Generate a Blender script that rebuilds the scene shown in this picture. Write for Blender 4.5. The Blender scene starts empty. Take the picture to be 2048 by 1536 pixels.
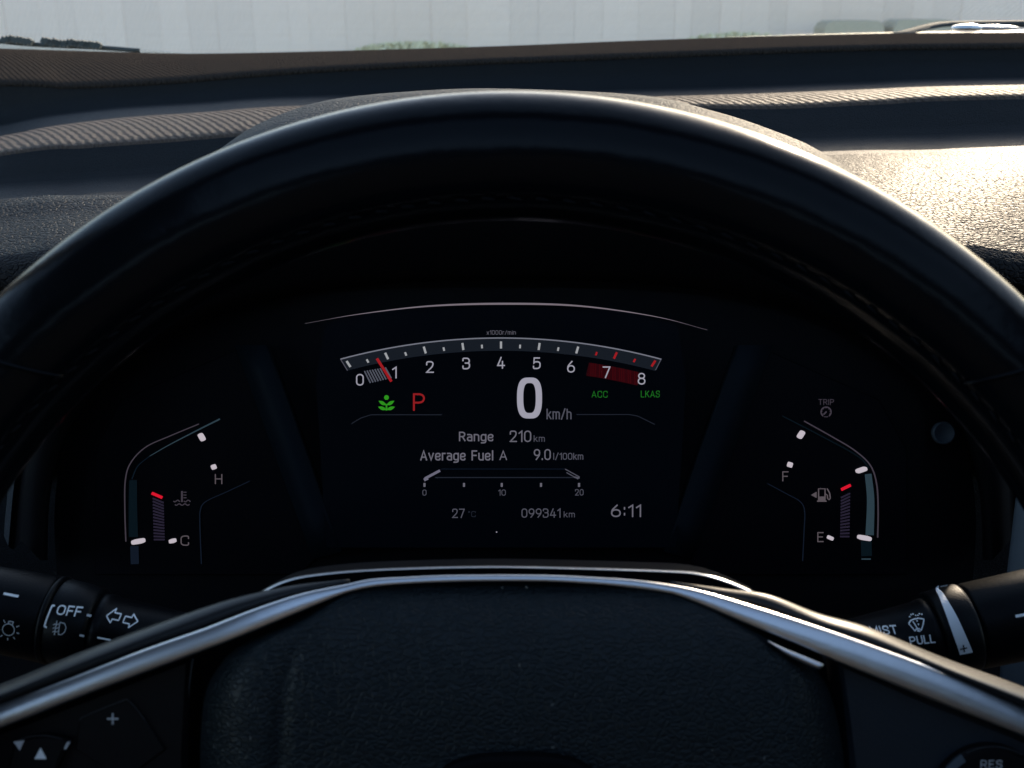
import bpy, bmesh, math, random
import numpy as np
from mathutils import Vector, Matrix, noise
random.seed(4)
R = math.radians
S = bpy.context.scene
C = S.collection

# ------------------------------------------------------------------ camera, world, sun, exposure
PITCH = 20.0; FPX = 2150.0; CAMZ = 1.25
SUN_EL, SUN_AZ = 19.0, 25.0
EXPO = 1.5
cam_d = bpy.data.cameras.new('camera'); cam = bpy.data.objects.new('camera', cam_d); C.objects.link(cam)
cam.location = (0, 0, CAMZ); cam.rotation_euler = (R(90 - PITCH), 0, 0)
cam_d.sensor_width = 36; cam_d.lens = 36 * FPX / 2048; cam_d.clip_start = 0.01; cam_d.clip_end = 2000
cam_d.dof.use_dof = True; cam_d.dof.focus_distance = 0.49; cam_d.dof.aperture_fstop = 22
S.camera = cam
w = bpy.data.worlds.new("World"); S.world = w; w.use_nodes = True
nt = w.node_tree; bg = nt.nodes['Background']
sky = nt.nodes.new('ShaderNodeTexSky'); sky.sky_type = 'NISHITA'; sky.sun_disc = False
sky.sun_elevation = R(SUN_EL); sky.sun_rotation = R(SUN_AZ); sky.dust_density = 1.5
nt.links.new(sky.outputs[0], bg.inputs[0]); bg.inputs[1].default_value = 0.14
sun_dir = Vector((math.sin(R(SUN_AZ)) * math.cos(R(SUN_EL)), math.cos(R(SUN_AZ)) * math.cos(R(SUN_EL)), math.sin(R(SUN_EL))))
sd = bpy.data.lights.new('sun', 'SUN'); sd.energy = 2.3; sd.angle = R(0.5); sd.color = (1.0, 0.80, 0.60)
so = bpy.data.objects.new('sun', sd); C.objects.link(so); so.location = (1, 3, 4)
so.rotation_euler = sun_dir.to_track_quat('Z', 'Y').to_euler()
S.view_settings.view_transform = 'Standard'; S.view_settings.look = 'None'; S.view_settings.gamma = 1
S.view_settings.exposure = EXPO

# ------------------------------------------------------------------ geometry helpers
CP, SP = math.cos(R(PITCH)), math.sin(R(PITCH))
FW = Vector((0, CP, -SP)); UP = Vector((0, SP, CP)); CL = Vector((0, 0, CAMZ))
CAMROT = (R(90 - PITCH), 0, 0)
def cam_pt(px, py, depth):            # point at a distance along the viewing axis
    return CL + FW * depth + Vector((1, 0, 0)) * ((px - 1024) / FPX * depth) + UP * ((768 - py) / FPX * depth)
def at_y(px, py, Y):                  # point on the plane Y metres ahead
    d = FW + Vector((1, 0, 0)) * ((px - 1024) / FPX) + UP * ((768 - py) / FPX)
    return CL + d * (Y / d.y)
class Frame:                          # a tilted frame facing the driver; local x right, y up, z to the driver
    def __init__(s, px, py, depth):
        s.o = ((px - 1024) / FPX * depth, (768 - py) / FPX * depth, -depth); s.depth = depth
        s.world = cam_pt(px, py, depth)
    def p(s, px, py, z=0.0):
        d = s.depth - z
        return Vector(((px - 1024) / FPX * d - s.o[0], (768 - py) / FPX * d - s.o[1], z))
    def k(s, z=0.0): return (s.depth - z) / FPX
def catmull(pts, n):
    pts = [tuple(map(float, p)) for p in pts]
    P = [tuple(2 * a - b for a, b in zip(pts[0], pts[1]))] + pts + [tuple(2 * a - b for a, b in zip(pts[-1], pts[-2]))]
    out = []
    for i in range(1, len(P) - 2):
        p0, p1, p2, p3 = (np.array(P[i + j]) for j in (-1, 0, 1, 2))
        for t in np.linspace(0, 1, 24, endpoint=False):
            out.append(.5 * ((2 * p1) + (-p0 + p2) * t + (2 * p0 - 5 * p1 + 4 * p2 - p3) * t * t + (-p0 + 3 * p1 - 3 * p2 + p3) * t ** 3))
    out.append(np.array(P[-2])); out = np.array(out)
    L = np.r_[0, np.cumsum(np.linalg.norm(np.diff(out[:, :2], axis=0), axis=1))]
    s = np.linspace(0, L[-1], n)
    return [tuple(np.interp(s, L, out[:, k]) for k in range(out.shape[1]))] [0] if False else np.stack([np.interp(s, L, out[:, k]) for k in range(out.shape[1])], 1)
def yof(pts):                         # smooth y(x) through points
    c = catmull(pts, 400)
    return lambda x: float(np.interp(x, c[:, 0], c[:, 1]))
def link(o): C.objects.link(o); return o
def obj(name, me, m=None, parent=None, label=None, smooth=True, kind=None):
    if isinstance(me, bmesh.types.BMesh):
        b = me; bmesh.ops.recalc_face_normals(b, faces=b.faces) if len(b.faces) else None
        me = bpy.data.meshes.new(name); b.to_mesh(me); b.free()
    if smooth and len(me.polygons): me.polygons.foreach_set('use_smooth', [True] * len(me.polygons))
    if m and not me.materials: me.materials.append(m)
    o = link(bpy.data.objects.new(name, me))
    if parent: o.parent = parent
    if label: o['label'] = label
    if kind: o['kind'] = kind
    return o
def thing(name, label, cat, loc=(0, 0, 0), rot=(0, 0, 0), group=None):
    o = link(bpy.data.objects.new(name, None)); o.location = loc; o.rotation_euler = rot
    o.empty_display_size = .03; o['label'] = label; o['category'] = cat
    if group: o['group'] = group
    return o
def tag(o, label, cat, group=None):
    o['label'] = label; o['category'] = cat
    if group: o['group'] = group
    return o
def grid(rows, closed=False, bm=None, flip=False, cap=False):
    bm = bm or bmesh.new()
    V = [[bm.verts.new(p) for p in r] for r in rows]
    n = len(V[0])
    for i in range(len(V) - 1):
        for j in range(n if closed else n - 1):
            a, b, c, d = V[i][j], V[i][(j + 1) % n], V[i + 1][(j + 1) % n], V[i + 1][j]
            bm.faces.new((a, d, c, b) if flip else (a, b, c, d))
    if cap and closed:
        bm.faces.new(V[0]); bm.faces.new(V[-1])
    return bm
def slab(pts, z0, z1, bm=None, bevel=0):      # polygon (list of xy) extruded z0..z1
    bm = bm or bmesh.new()
    n = len(pts)
    if bevel:
        cx = sum(p[0] for p in pts) / n; cy = sum(p[1] for p in pts) / n
        def ins(p):
            d = Vector((cx - p[0], cy - p[1])); l = d.length or 1
            d = d / l * min(bevel, l * .5); return (p[0] + d.x, p[1] + d.y)
        rings = [[(x, y, z0) for x, y in pts], [(x, y, z1 - bevel) for x, y in pts], [(*ins(p), z1) for p in pts]]
    else: rings = [[(x, y, z0) for x, y in pts], [(x, y, z1) for x, y in pts]]
    return grid(rings, True, bm, cap=True)
def tube(pts, r, n=8, bm=None, closed=False, prof=None):
    bm = bm or bmesh.new(); P = [Vector(p) for p in pts]; rows = []
    m = len(P)
    for i, p in enumerate(P):
        t = (P[(i + 1) % m] - P[i - 1]) if closed else (P[min(i + 1, m - 1)] - P[max(i - 1, 0)])
        t.normalize(); u = Vector((0, 0, 1)); u = (u - t * u.dot(t)).normalized(); v = t.cross(u)
        rr = r[i] if hasattr(r, '__len__') else r
        rows.append([p + (u * math.sin(a) + v * math.cos(a)) * rr for a in [2 * math.pi * k / n for k in range(n)]])
    if closed: rows.append(rows[0]); grid(rows, True, bm); bmesh.ops.remove_doubles(bm, verts=bm.verts, dist=1e-7)
    else: grid(rows, True, bm, cap=True)
    return bm
def box(bm, x0, x1, y0, y1, z0, z1):
    grid([[(x0, y0, z0), (x1, y0, z0), (x1, y1, z0), (x0, y1, z0)], [(x0, y0, z1), (x1, y0, z1), (x1, y1, z1), (x0, y1, z1)]], True, bm, cap=True)
    return bm
def stroke(fr, pts, wpx, z, h=.0003, n=None, bm=None):   # flat ribbon along pixel points, width in px, h proud
    bm = bm or bmesh.new()
    if n: pts = [tuple(p) for p in catmull(pts, n)]
    P = [np.array(p[:2], float) for p in pts]; rows = []
    for i, p in enumerate(P):
        t = P[min(i + 1, len(P) - 1)] - P[max(i - 1, 0)]; t = t / (np.linalg.norm(t) or 1); nn = np.array([-t[1], t[0]])
        ww = (wpx[0] + (wpx[1] - wpx[0]) * i / (len(P) - 1)) if isinstance(wpx, tuple) else wpx
        a = p + nn * ww / 2; b = p - nn * ww / 2
        A = fr.p(a[0], a[1], z); B = fr.p(b[0], b[1], z)
        rows.append([A, B, B + Vector((0, 0, h)), A + Vector((0, 0, h))])
    return grid(rows, True, bm, cap=True)

# ------------------------------------------------------------------ materials
def srgb(r, g, b): return tuple(((c / 255) / 12.92 if c / 255 <= .04045 else ((c / 255 + .055) / 1.055) ** 2.4) for c in (r, g, b))
def mat(name, col, rough=.5, metal=0.0, bump=None, spec=.5, coat=0.0, mottle=0.0, aniso=0):
    m = bpy.data.materials.new(name); m.use_nodes = True; N = m.node_tree.nodes; Lk = m.node_tree.links
    b = N['Principled BSDF']; b.inputs['Base Color'].default_value = (*col, 1); b.inputs['Roughness'].default_value = rough
    b.inputs['Metallic'].default_value = metal; b.inputs['Specular IOR Level'].default_value = spec
    b.inputs['Coat Weight'].default_value = coat; b.inputs['Coat Roughness'].default_value = .15
    tc = N.new('ShaderNodeTexCoord')
    if mottle:
        n = N.new('ShaderNodeTexNoise'); n.inputs['Scale'].default_value = 35; n.inputs['Detail'].default_value = 6
        Lk.new(tc.outputs['Object'], n.inputs['Vector'])
        mr = N.new('ShaderNodeMapRange'); mr.inputs[1].default_value = .3; mr.inputs[2].default_value = .7
        mr.inputs[3].default_value = max(0.03, rough - mottle); mr.inputs[4].default_value = min(1, rough + mottle)
        Lk.new(n.outputs[0], mr.inputs[0]); Lk.new(mr.outputs[0], b.inputs['Roughness'])
    if bump:
        last = None
        for kind, scale, dist in bump:
            mp = N.new('ShaderNodeMapping'); Lk.new(tc.outputs['Object'], mp.inputs['Vector'])
            if kind == 'grain':       # leather cells
                mp.inputs['Scale'].default_value = (.8, 1.15, 1)
                nz = N.new('ShaderNodeTexNoise'); nz.inputs['Scale'].default_value = scale * .6; nz.inputs['Detail'].default_value = 2
                Lk.new(mp.outputs[0], nz.inputs['Vector'])
                ad = N.new('ShaderNodeMixRGB'); ad.blend_type = 'LINEAR_LIGHT'; ad.inputs[0].default_value = .35 / scale
                Lk.new(mp.outputs[0], ad.inputs[1]); Lk.new(nz.outputs['Color'], ad.inputs[2])
                t = N.new('ShaderNodeTexVoronoi'); t.feature = 'DISTANCE_TO_EDGE'; t.inputs['Scale'].default_value = scale
                Lk.new(ad.outputs[0], t.inputs['Vector'])
                r_ = N.new('ShaderNodeMapRange'); r_.inputs[2].default_value = .22; r_.interpolation_type = 'SMOOTHSTEP'
                Lk.new(t.outputs['Distance'], r_.inputs[0]); out = r_.outputs[0]
            elif kind == 'noise':
                t = N.new('ShaderNodeTexNoise'); t.inputs['Scale'].default_value = scale; t.inputs['Detail'].default_value = 5
                Lk.new(mp.outputs[0], t.inputs['Vector']); out = t.outputs[0]
            elif kind == 'brush':
                mp.inputs['Scale'].default_value = (.03, 1, 1)
                t = N.new('ShaderNodeTexNoise'); t.inputs['Scale'].default_value = scale; t.inputs['Detail'].default_value = 3
                Lk.new(mp.outputs[0], t.inputs['Vector']); out = t.outputs[0]
            elif kind == 'rib':       # woven ribs running away from the driver
                mp.inputs['Rotation'].default_value = (0, 0, R(-32))
                t = N.new('ShaderNodeTexWave'); t.bands_direction = 'X'; t.inputs['Scale'].default_value = scale
                t.inputs['Distortion'].default_value = 2.0; t.inputs['Detail'].default_value = 1.5; t.inputs['Detail Scale'].default_value = 3
                Lk.new(mp.outputs[0], t.inputs['Vector']); out = t.outputs['Fac']
            bp = N.new('ShaderNodeBump'); bp.inputs['Strength'].default_value = 1; bp.inputs['Distance'].default_value = dist
            Lk.new(out, bp.inputs['Height'])
            if last: Lk.new(last.outputs[0], bp.inputs['Normal'])
            last = bp
        Lk.new(last.outputs[0], b.inputs['Normal'])
    return m
def emi(name, rgb, gain=1.0):          # glow for display elements and painted bezel reflections; rgb = how it should read
    m = bpy.data.materials.new(name); m.use_nodes = True; N = m.node_tree.nodes
    b = N['Principled BSDF']; b.inputs['Base Color'].default_value = (.002, .002, .002, 1); b.inputs['Roughness'].default_value = .6
    b.inputs['Specular IOR Level'].default_value = .03
    c = [x * gain * .88 / 2 ** EXPO for x in srgb(*rgb)]; mx = max(c) or 1
    b.inputs['Emission Color'].default_value = (*[x / mx for x in c], 1); b.inputs['Emission Strength'].default_value = mx
    return m
M = {}
M['dash_weave'] = mat('dash_woven_top', (.095, .074, .062), .6, bump=[('rib', 58, .0016), ('grain', 800, .0003)], spec=.10)
M['dash_shelf'] = mat('dash_woven_shelf', (.044, .038, .034), 1.0, bump=[('rib', 75, .0010), ('grain', 800, .0003)], spec=0)
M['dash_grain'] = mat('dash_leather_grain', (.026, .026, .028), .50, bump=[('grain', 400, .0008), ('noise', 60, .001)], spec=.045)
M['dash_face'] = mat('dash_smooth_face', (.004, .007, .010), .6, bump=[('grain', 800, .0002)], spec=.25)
M['hood'] = mat('hood_grain', (.05, .056, .062), .65, bump=[('grain', 450, .0004)], spec=.06)
M['black'] = mat('matt_black_plastic', (.005, .005, .006), .6, spec=.25, bump=[('noise', 900, .0001)])
M['void'] = mat('deep_black_plastic', (.002, .002, .003), .75, spec=.08)
M['panel_blue'] = mat('cluster_wall_plastic', (.0022, .006, .010), .6, spec=.08)
M['leather_rim'] = mat('rim_leather', (.0016, .0025, .0038), .20, bump=[('noise', 40, .0005)], spec=.11, coat=.0)
M['thread'] = mat('stitch_thread', (.008, .009, .011), .9, spec=.05, bump=[('noise', 2500, .0002)])
M['airbag'] = mat('airbag_grain', (.0022, .0068, .0095), .47, bump=[('grain', 600, .00017), ('noise', 120, .0002)], spec=.28, mottle=.05)
M['silver'] = mat('satin_silver_trim', (.64, .64, .65), .33, 1.0, bump=[('noise', 60, .0002), ('noise', 2600, .00002)])
M['gloss_black'] = mat('gloss_black_trim', (.006, .0065, .007), .36, bump=[('noise', 1500, .00003)], spec=.32)
M['dark_trim'] = mat('dark_blue_grey_plastic', (.008, .013, .019), .45, spec=.3, bump=[('noise', 1200, .0001)], mottle=.05)
M['stalk'] = mat('stalk_plastic', (.0012, .002, .003), .42, spec=.13, bump=[('noise', 1800, .00008)], mottle=.04)
M['print'] = mat('white_print', (.8, .82, .83), .6)
M['print_dim'] = mat('grey_print', (.45, .46, .47), .6)
M['crescent'] = mat('pale_grey_print', (.6, .64, .68), .5)
M['button'] = mat('button_plastic', (.002, .002, .003), .5, spec=.15, bump=[('noise', 1500, .00006)])
M['peg'] = emi('lit_peg', (205, 195, 205)); M['red'] = emi('lit_red', (165, 28, 34)); M['red_hot'] = emi('lit_red_bright', (232, 25, 50))
M['red_dim'] = emi('lit_red_dim', (44, 3, 8)); M['red_dim2'] = emi('lit_red_stripe', (66, 6, 12)); M['red_p'] = emi('lit_red_letter', (150, 30, 34))
M['txt'] = emi('lit_text', (128, 126, 140)); M['txt_hi'] = emi('lit_text_bright', (164, 162, 176)); M['txt_dim'] = emi('lit_text_dim', (84, 84, 96))
M['txt_mid'] = emi('lit_text_mid', (108, 106, 118))
M['tick'] = emi('lit_tick', (168, 170, 174)); M['big'] = emi('lit_speed', (168, 166, 182)); M['green'] = emi('lit_green', (48, 150, 30)); M['green_t'] = emi('lit_green_text', (30, 108, 32))
M['band'] = emi('lit_band', (24, 29, 37)); M['band_line'] = emi('lit_band_line', (122, 124, 136)); M['faint'] = emi('lit_faint_line', (34, 38, 48))
M['faint2'] = emi('lit_faint_blue', (17, 25, 38)); M['screen'] = emi('lit_screen', (0, 1, 4)); M['seg'] = emi('lit_segment', (40, 35, 52)); M['outline'] = emi('lit_outline', (66, 60, 70))
M['cyan'] = emi('bezel_reflection', (46, 64, 74)); M['cyan_dim'] = emi('bezel_reflection_dim', (8, 20, 27)); M['cyan_lo'] = emi('bezel_reflection_low', (12, 24, 34))  # reflections on the chrome gauge bezel, painted as glow
M['bar'] = emi('lit_bar', (112, 110, 128)); M['gtxt'] = emi('lit_gauge_letter', (92, 84, 90)); M['arc'] = emi('arc_reflection', (128, 118, 128)); M['arc_lo'] = emi('arc_reflection_low', (46, 46, 52))
M['hatch'] = emi('lit_hatch', (84, 88, 100))

# ------------------------------------------------------------------ lettering
_cache = {}
def rnd(pts, r, closed=False):          # polyline with rounded corners
    P = [np.array(p, float) for p in pts]; out = []; n = len(P)
    for i in range(n):
        if not closed and i in (0, n - 1): out.append(P[i]); continue
        a, b, c = P[i - 1], P[i], P[(i + 1) % n]; la, lc = np.linalg.norm(a - b), np.linalg.norm(c - b)
        q = min(r, la / 2, lc / 2)
        if q <= 1e-6: out.append(b); continue
        s_, e_ = b + (a - b) / la * q, b + (c - b) / lc * q
        for t in np.linspace(0, 1, 7): out.append((1 - t) ** 2 * s_ + 2 * t * (1 - t) * (b * .85 + (s_ + e_) / 2 * .15) + t * t * e_)
    if closed: out.append(out[0])
    return out
def font_glyph(ch):
    w_, r, X = .54, .27, .72
    o = lambda x0, x1, y0, y1, rr=.25: rnd([(x0, y0), (x1, y0), (x1, y1), (x0, y1)], rr, True)
    G = {
    '0': (w_, [o(0, w_, 0, 1, r)]), '1': (.24, [[(0, .80), (.24, 1), (.24, 0)]]), '2': (w_, [rnd([(0, .72), (0, 1), (.52, 1), (.52, .60), (0, 0)], .26) + [np.array((w_, 0))]]),
    '3': (w_, [rnd([(0, .78), (0, 1), (.52, 1), (.52, .54), (.2, .54)], .25), rnd([(.2, .54), (w_, .54), (w_, 0), (0, 0), (0, .24)], .26)]),
    '4': (.58, [[(.42, 0), (.42, .62)], [(.30, 1), (0, .24), (.58, .24)]]), '5': (w_, [rnd([(.48, 1), (.06, 1), (.03, .52)], 0) + rnd([(.03, .52), (.12, .64), (w_, .64), (w_, 0), (0, 0), (0, .2)], .26)]),
    '6': (w_, [o(0, w_, 0, .60, .27), rnd([(0, .32), (.02, .58), (.34, 1)], .2)]), '7': (w_, [[(0, 1), (w_, 1), (.18, 0)]]),
    '8': (w_, [o(.03, .51, .54, 1, .23), o(0, w_, 0, .54, .26)]), '9': (w_, [o(0, w_, .40, 1, .27), rnd([(w_, .68), (.52, .42), (.20, 0)], .2)]),
    'A': (.60, [[(0, 0), (.30, 1), (.60, 0)], [(.10, .30), (.50, .30)]]), 'C': (w_, [rnd([(w_, .74), (w_, 1), (0, 1), (0, 0), (w_, 0), (w_, .26)], r)]),
    'E': (.46, [[(.46, 1), (0, 1), (0, 0), (.46, 0)], [(0, .52), (.40, .52)]]), 'F': (.46, [[(.46, 1), (0, 1), (0, 0)], [(0, .50), (.40, .50)]]),
    'H': (w_, [[(0, 0), (0, 1)], [(w_, 0), (w_, 1)], [(0, .52), (w_, .52)]]), 'I': (.02, [[(.01, 0), (.01, 1)]]), 'K': (w_, [[(0, 0), (0, 1)], [(.5, 1), (.02, .40)], [(.18, .58), (w_, 0)]]),
    'L': (.44, [[(0, 1), (0, 0), (.44, 0)]]), 'M': (.68, [[(0, 0), (0, 1), (.34, .30), (.68, 1), (.68, 0)]]), 'O': (.62, [o(0, .62, 0, 1, .31)]),
    'P': (w_, [rnd([(0, 0), (0, 1), (.02, 1)], 0) + rnd([(.02, 1), (w_, 1), (w_, .46), (0, .46)], .27)]),
    'R': (w_, [rnd([(0, 0), (0, 1), (.02, 1)], 0) + rnd([(.02, 1), (.52, 1), (.52, .48), (0, .48)], .25), [(.28, .48), (w_, 0)]]),
    'S': (w_, [rnd([(.52, .76), (.52, 1), (.02, 1), (.02, .54), (w_, .50), (w_, 0), (0, 0), (0, .25)], .25)]), 'T': (.54, [[(0, 1), (.54, 1)], [(.27, 1), (.27, 0)]]), 'U': (w_, [rnd([(0, 1), (0, 0), (w_, 0), (w_, 1)], r)]),
    'a': (.44, [rnd([(.03, X), (.44, X), (.44, 0)], .2), rnd([(.44, .42), (0, .42), (0, 0), (.44, 0)], .2) + [np.array((.44, .1))]]),
    'e': (.46, [rnd([(0, .36), (.46, .36), (.46, X), (0, X), (0, 0), (.42, 0), (.44, .14)], .22)]), 'g': (.46, [o(0, .46, 0, X, .22), rnd([(.46, X), (.46, -.26), (.03, -.26)], .22)]),
    'n': (.44, [[(0, 0), (0, X)], rnd([(0, .5), (0, X), (.44, X), (.44, 0)], .2)]), 'r': (.26, [[(0, 0), (0, X)], rnd([(0, .45), (0, X), (.26, X)], .2)]),
    'v': (.46, [[(0, X), (.23, 0), (.46, X)]]), 'u': (.44, [rnd([(0, X), (0, 0), (.44, 0), (.44, .25)], .2), [(.44, X), (.44, 0)]]), 'l': (.06, [[(.03, 1), (.03, 0)]]),
    'k': (.44, [[(0, 0), (0, 1)], [(.40, X), (.02, .28)], [(.15, .42), (.44, 0)]]), 'm': (.72, [[(0, 0), (0, X)], rnd([(0, .5), (0, X), (.36, X), (.36, 0)], .17), rnd([(.36, .5), (.36, X), (.72, X), (.72, 0)], .17)]),
    'h': (.44, [[(0, 0), (0, 1)], rnd([(0, .5), (0, X), (.44, X), (.44, 0)], .2)]), 'i': (.04, [[(.02, 0), (.02, X)], [(.02, .9), (.02, 1)]]), 'x': (.42, [[(0, 0), (.42, X)], [(0, X), (.42, 0)]]),
    '/': (.40, [[(0, -.05), (.40, 1.05)]]), '.': (.04, [[(.02, 0), (.02, .07)]]), ':': (.04, [[(.02, .14), (.02, .26)], [(.02, .66), (.02, .78)]]), '°': (.16, [o(0, .16, .80, 1, .1)]), ' ': (.25, []),
    }
    return G[ch]
def glyph(s, wpx, hpx, th):             # stroke lettering fitted to a box; returns vertices (in the box's units) and faces
    x = 0; L = []
    for ch in s:
        w_, ls = font_glyph(ch); L += [[(p[0] + x, p[1]) for p in l] for l in ls]; x += w_ + .26
    A = np.array([p for l in L for p in l]); mn, mx_ = A.min(0), A.max(0); rg = np.maximum(mx_ - mn, 1e-3)
    sc = np.array([(wpx - th) / rg[0] if rg[0] > .05 else 0, (hpx - th) / rg[1]])
    V, Fc_ = [], []
    for l in L:
        P = [(np.array(p) - mn) * sc - (np.array([wpx, hpx]) - th) / 2 for p in l]
        if rg[0] <= .05: P = [np.array((0, p[1])) for p in P]
        P = [p for i, p in enumerate(P) if i == 0 or np.linalg.norm(p - P[i - 1]) > 1e-7]
        cl_ = np.linalg.norm(P[0] - P[-1]) < 1e-6
        if not cl_:
            d = P[0] - P[1]; P[0] = P[0] + d / np.linalg.norm(d) * th / 2; d = P[-1] - P[-2]; P[-1] = P[-1] + d / np.linalg.norm(d) * th / 2
        n = len(P); base = len(V)
        for i, p in enumerate(P):
            a = P[i - 1] if i else (P[-2] if cl_ else p); c = P[i + 1] if i < n - 1 else (P[1] if cl_ else p)
            d1 = p - a; d2 = c - p; l1, l2 = np.linalg.norm(d1), np.linalg.norm(d2)
            d1 = d1 / l1 if l1 > 1e-9 else d2 / l2; d2 = d2 / l2 if l2 > 1e-9 else d1
            n1 = np.array([-d1[1], d1[0]]); n2 = np.array([-d2[1], d2[0]]); m_ = n1 + n2; m_ = m_ / (np.linalg.norm(m_) or 1)
            k_ = 1 / max(.45, float(m_ @ n1)); V += [p + m_ * th / 2 * k_, p - m_ * th / 2 * k_]
            if i: b_ = base + 2 * i; Fc_.append((b_ - 2, b_ - 1, b_ + 1, b_))
    return np.array(V), Fc_
def text(s, fr, cx, cy, wpx, hpx, z, m, parent, name='lettering', label=None, bold=0.0, shear=0.0, rot=0.0, h=.0003):
    """lettering s filling a box wpx x hpx centred on pixel cx, cy of the frame"""
    th = (bold or max(1.05, hpx * .108)); v, f = glyph(s, wpx, hpx, th); k = fr.k(z); c = fr.p(cx, cy, z)
    P = v * k; P[:, 0] += shear * P[:, 1]
    ca, sa = math.cos(R(rot)), math.sin(R(rot))
    me = bpy.data.meshes.new(name)
    me.from_pydata([(c.x + x * ca - y * sa, c.y + x * sa + y * ca, z + h) for x, y in P], [], f)
    return obj(name, me, m, parent, label, smooth=False)

# ================================================================== OUTSIDE
ground_m = mat('pale_concrete', (.50, .48, .44), .9, bump=[('noise', 30, .004)])
bm = bmesh.new(); bmesh.ops.create_grid(bm, x_segments=2, y_segments=2, size=400)
g = obj('ground', bm, ground_m, kind='structure'); g.location = (0, 0, 0)
wall_m = []
for i, k in enumerate((1.0, .985, .965, .94)):
    wm = mat('pale_wall_paint_%d' % i, (.80 * k, .79 * k, .77 * k), .8, bump=[('noise', 8, .01)])
    N = wm.node_tree.nodes; Lk = wm.node_tree.links; b = N['Principled BSDF']
    tc = N.new('ShaderNodeTexCoord'); mp = N.new('ShaderNodeMapping'); mp.inputs['Scale'].default_value = (.6, .6, 14)
    nz = N.new('ShaderNodeTexNoise'); nz.inputs['Scale'].default_value = 3; nz.inputs['Detail'].default_value = 6
    cr = N.new('ShaderNodeValToRGB'); cr.color_ramp.elements[0].position = .3; cr.color_ramp.elements[1].position = .7
    cr.color_ramp.elements[0].color = (.94 * k, .755 * k, .63 * k, 1); cr.color_ramp.elements[1].color = (.99 * k, .81 * k, .69 * k, 1)
    Lk.new(tc.outputs['Object'], mp.inputs[0]); Lk.new(mp.outputs[0], nz.inputs['Vector']); Lk.new(nz.outputs[0], cr.inputs[0]); Lk.new(cr.outputs[0], b.inputs['Base Color'])
    wall_m.append(wm)
WY = 12.0; kx = WY / CP / FPX
wall = thing('boundary_wall', 'pale grey painted wall of wide upright panels beyond the windscreen', 'wall', (0, WY, 0))
bm = box(bmesh.new(), -16, 16, .03, .2, 0, 2.3); obj('wall_core', bm, wall_m[2], wall, smooth=False)
x = -9.0
while x < 9:
    wd = random.choice((.22, .3, .38, .46, .18)); mm = random.choice(wall_m)
    o = obj('panel', box(bmesh.new(), 0, wd - .002, random.uniform(-.005, .0), .028, .02, 2.28), mm, wall, smooth=False); o.location = (x, 0, 0)
    x += wd
# low things in front of the wall
leaf = [mat('shrub_leaf', (.80, .74, .52), .9), mat('shrub_leaf_light', (.26, .24, .09), .7)]
def shrub(px, py, wpx, Y, label):
    top = at_y(px, py, Y); hw = wpx * Y / FPX / 2
    t = thing('shrub', label, 'shrub', (top.x, Y, 0), group='low yellow green shrubs before the pale wall')
    bm = bmesh.new()
    for i in range(2600):
        a = random.uniform(0, 2 * math.pi); e = random.uniform(0, 1); r = random.uniform(.75, 1) * hw
        ph = math.acos(random.uniform(-.1, 1)); zz = top.z * (.35 + .65 * max(0, math.cos(ph)) ** .35 * random.uniform(.9, 1))
        c = Vector((math.sin(ph) * math.cos(a) * r, math.sin(ph) * math.sin(a) * hw * .25, zz))
        s = .03; q = Vector((random.gauss(0, 1), random.gauss(0, 1), random.gauss(0, 1))).normalized(); p = q.orthogonal().normalized()
        qq = q.cross(p)
        vs = [bm.verts.new(c + p * s * 1.4), bm.verts.new(c + qq * s * .6), bm.verts.new(c - p * s * 1.4), bm.verts.new(c - qq * s * .6)]
        bm.faces.new(vs)
    bmesh.ops.create_cone(bm, segments=20, radius1=hw * .6, radius2=hw * .5, depth=top.z * .55, cap_ends=True, matrix=Matrix.Translation((0, 0, top.z * .28)) @ Matrix.Diagonal((1, .25, 1, 1)))
    obj('foliage', bm, leaf[0], t, smooth=False)
    obj('trunk', tube([(0, 0, 0), (.01, 0, top.z * .3), (0, .01, top.z * .5)], .02), mat('shrub_wood', (.08, .06, .04), .9), t)
shrub(830, 84, 330, 11.0, 'low yellow green shrub seen above the steering wheel, left of its top')
shrub(1480, 66, 330, 10.6, 'low yellow green shrub to the right of the steering wheel top')
stone = mat('tan_stone', (.55, .48, .36), .85, bump=[('noise', 20, .01)])
def block(x0, x1, py, Y, label):
    a = at_y(x0, py, Y); b_ = at_y(x1, py, Y); w2 = (b_.x - a.x) / 2
    pts = [(-w2, 0), (w2, 0), (w2, a.z - .06), (w2 - .025, a.z - .02), (w2 - .06, a.z), (-w2 + .09, a.z), (-w2 + .03, a.z - .02), (-w2, a.z - .07)]
    bm = slab(pts, -.2, .2); bm.transform(Matrix.Rotation(R(90), 4, 'X'))
    o = obj('stone_pier', bm, stone, smooth=False); o.location = ((a.x + b_.x) / 2, Y, 0)
    tag(o, label, 'pier', 'tan stone piers before the pale wall')
block(1640, 1757, 41, 11.3, 'wider tan stone pier with rounded top corners, left of the notch')
block(1776, 1900, 39, 11.35, 'tan stone pier right of the notch, half behind the wiper')
# bonnet and wiper
car_paint = mat('bonnet_paint', (.07, .10, .10), .35, 0.2, coat=.6)
rows = []
edge = yof([(-900, 30), (-300, 62), (0, 83), (200, 92), (380, 108), (700, 120), (1100, 100), (1380, 78), (1700, 66), (2048, 60), (2700, 50)])
for Yb, dp in ((1.30, 22), (1.5, 6), (1.75, 0), (1.9, 14), (2.1, 60), (2.25, 120)):
    rows.append([at_y(px, edge(px) + dp, Yb) for px in range(-1200, 3400, 100)])
bm = grid(rows); bmesh.ops.solidify(bm, geom=bm.faces[:], thickness=.01)
tag(obj('bonnet', bm, car_paint), 'grey green car bonnet showing just past the far edge of the dashboard', 'bonnet')

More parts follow.
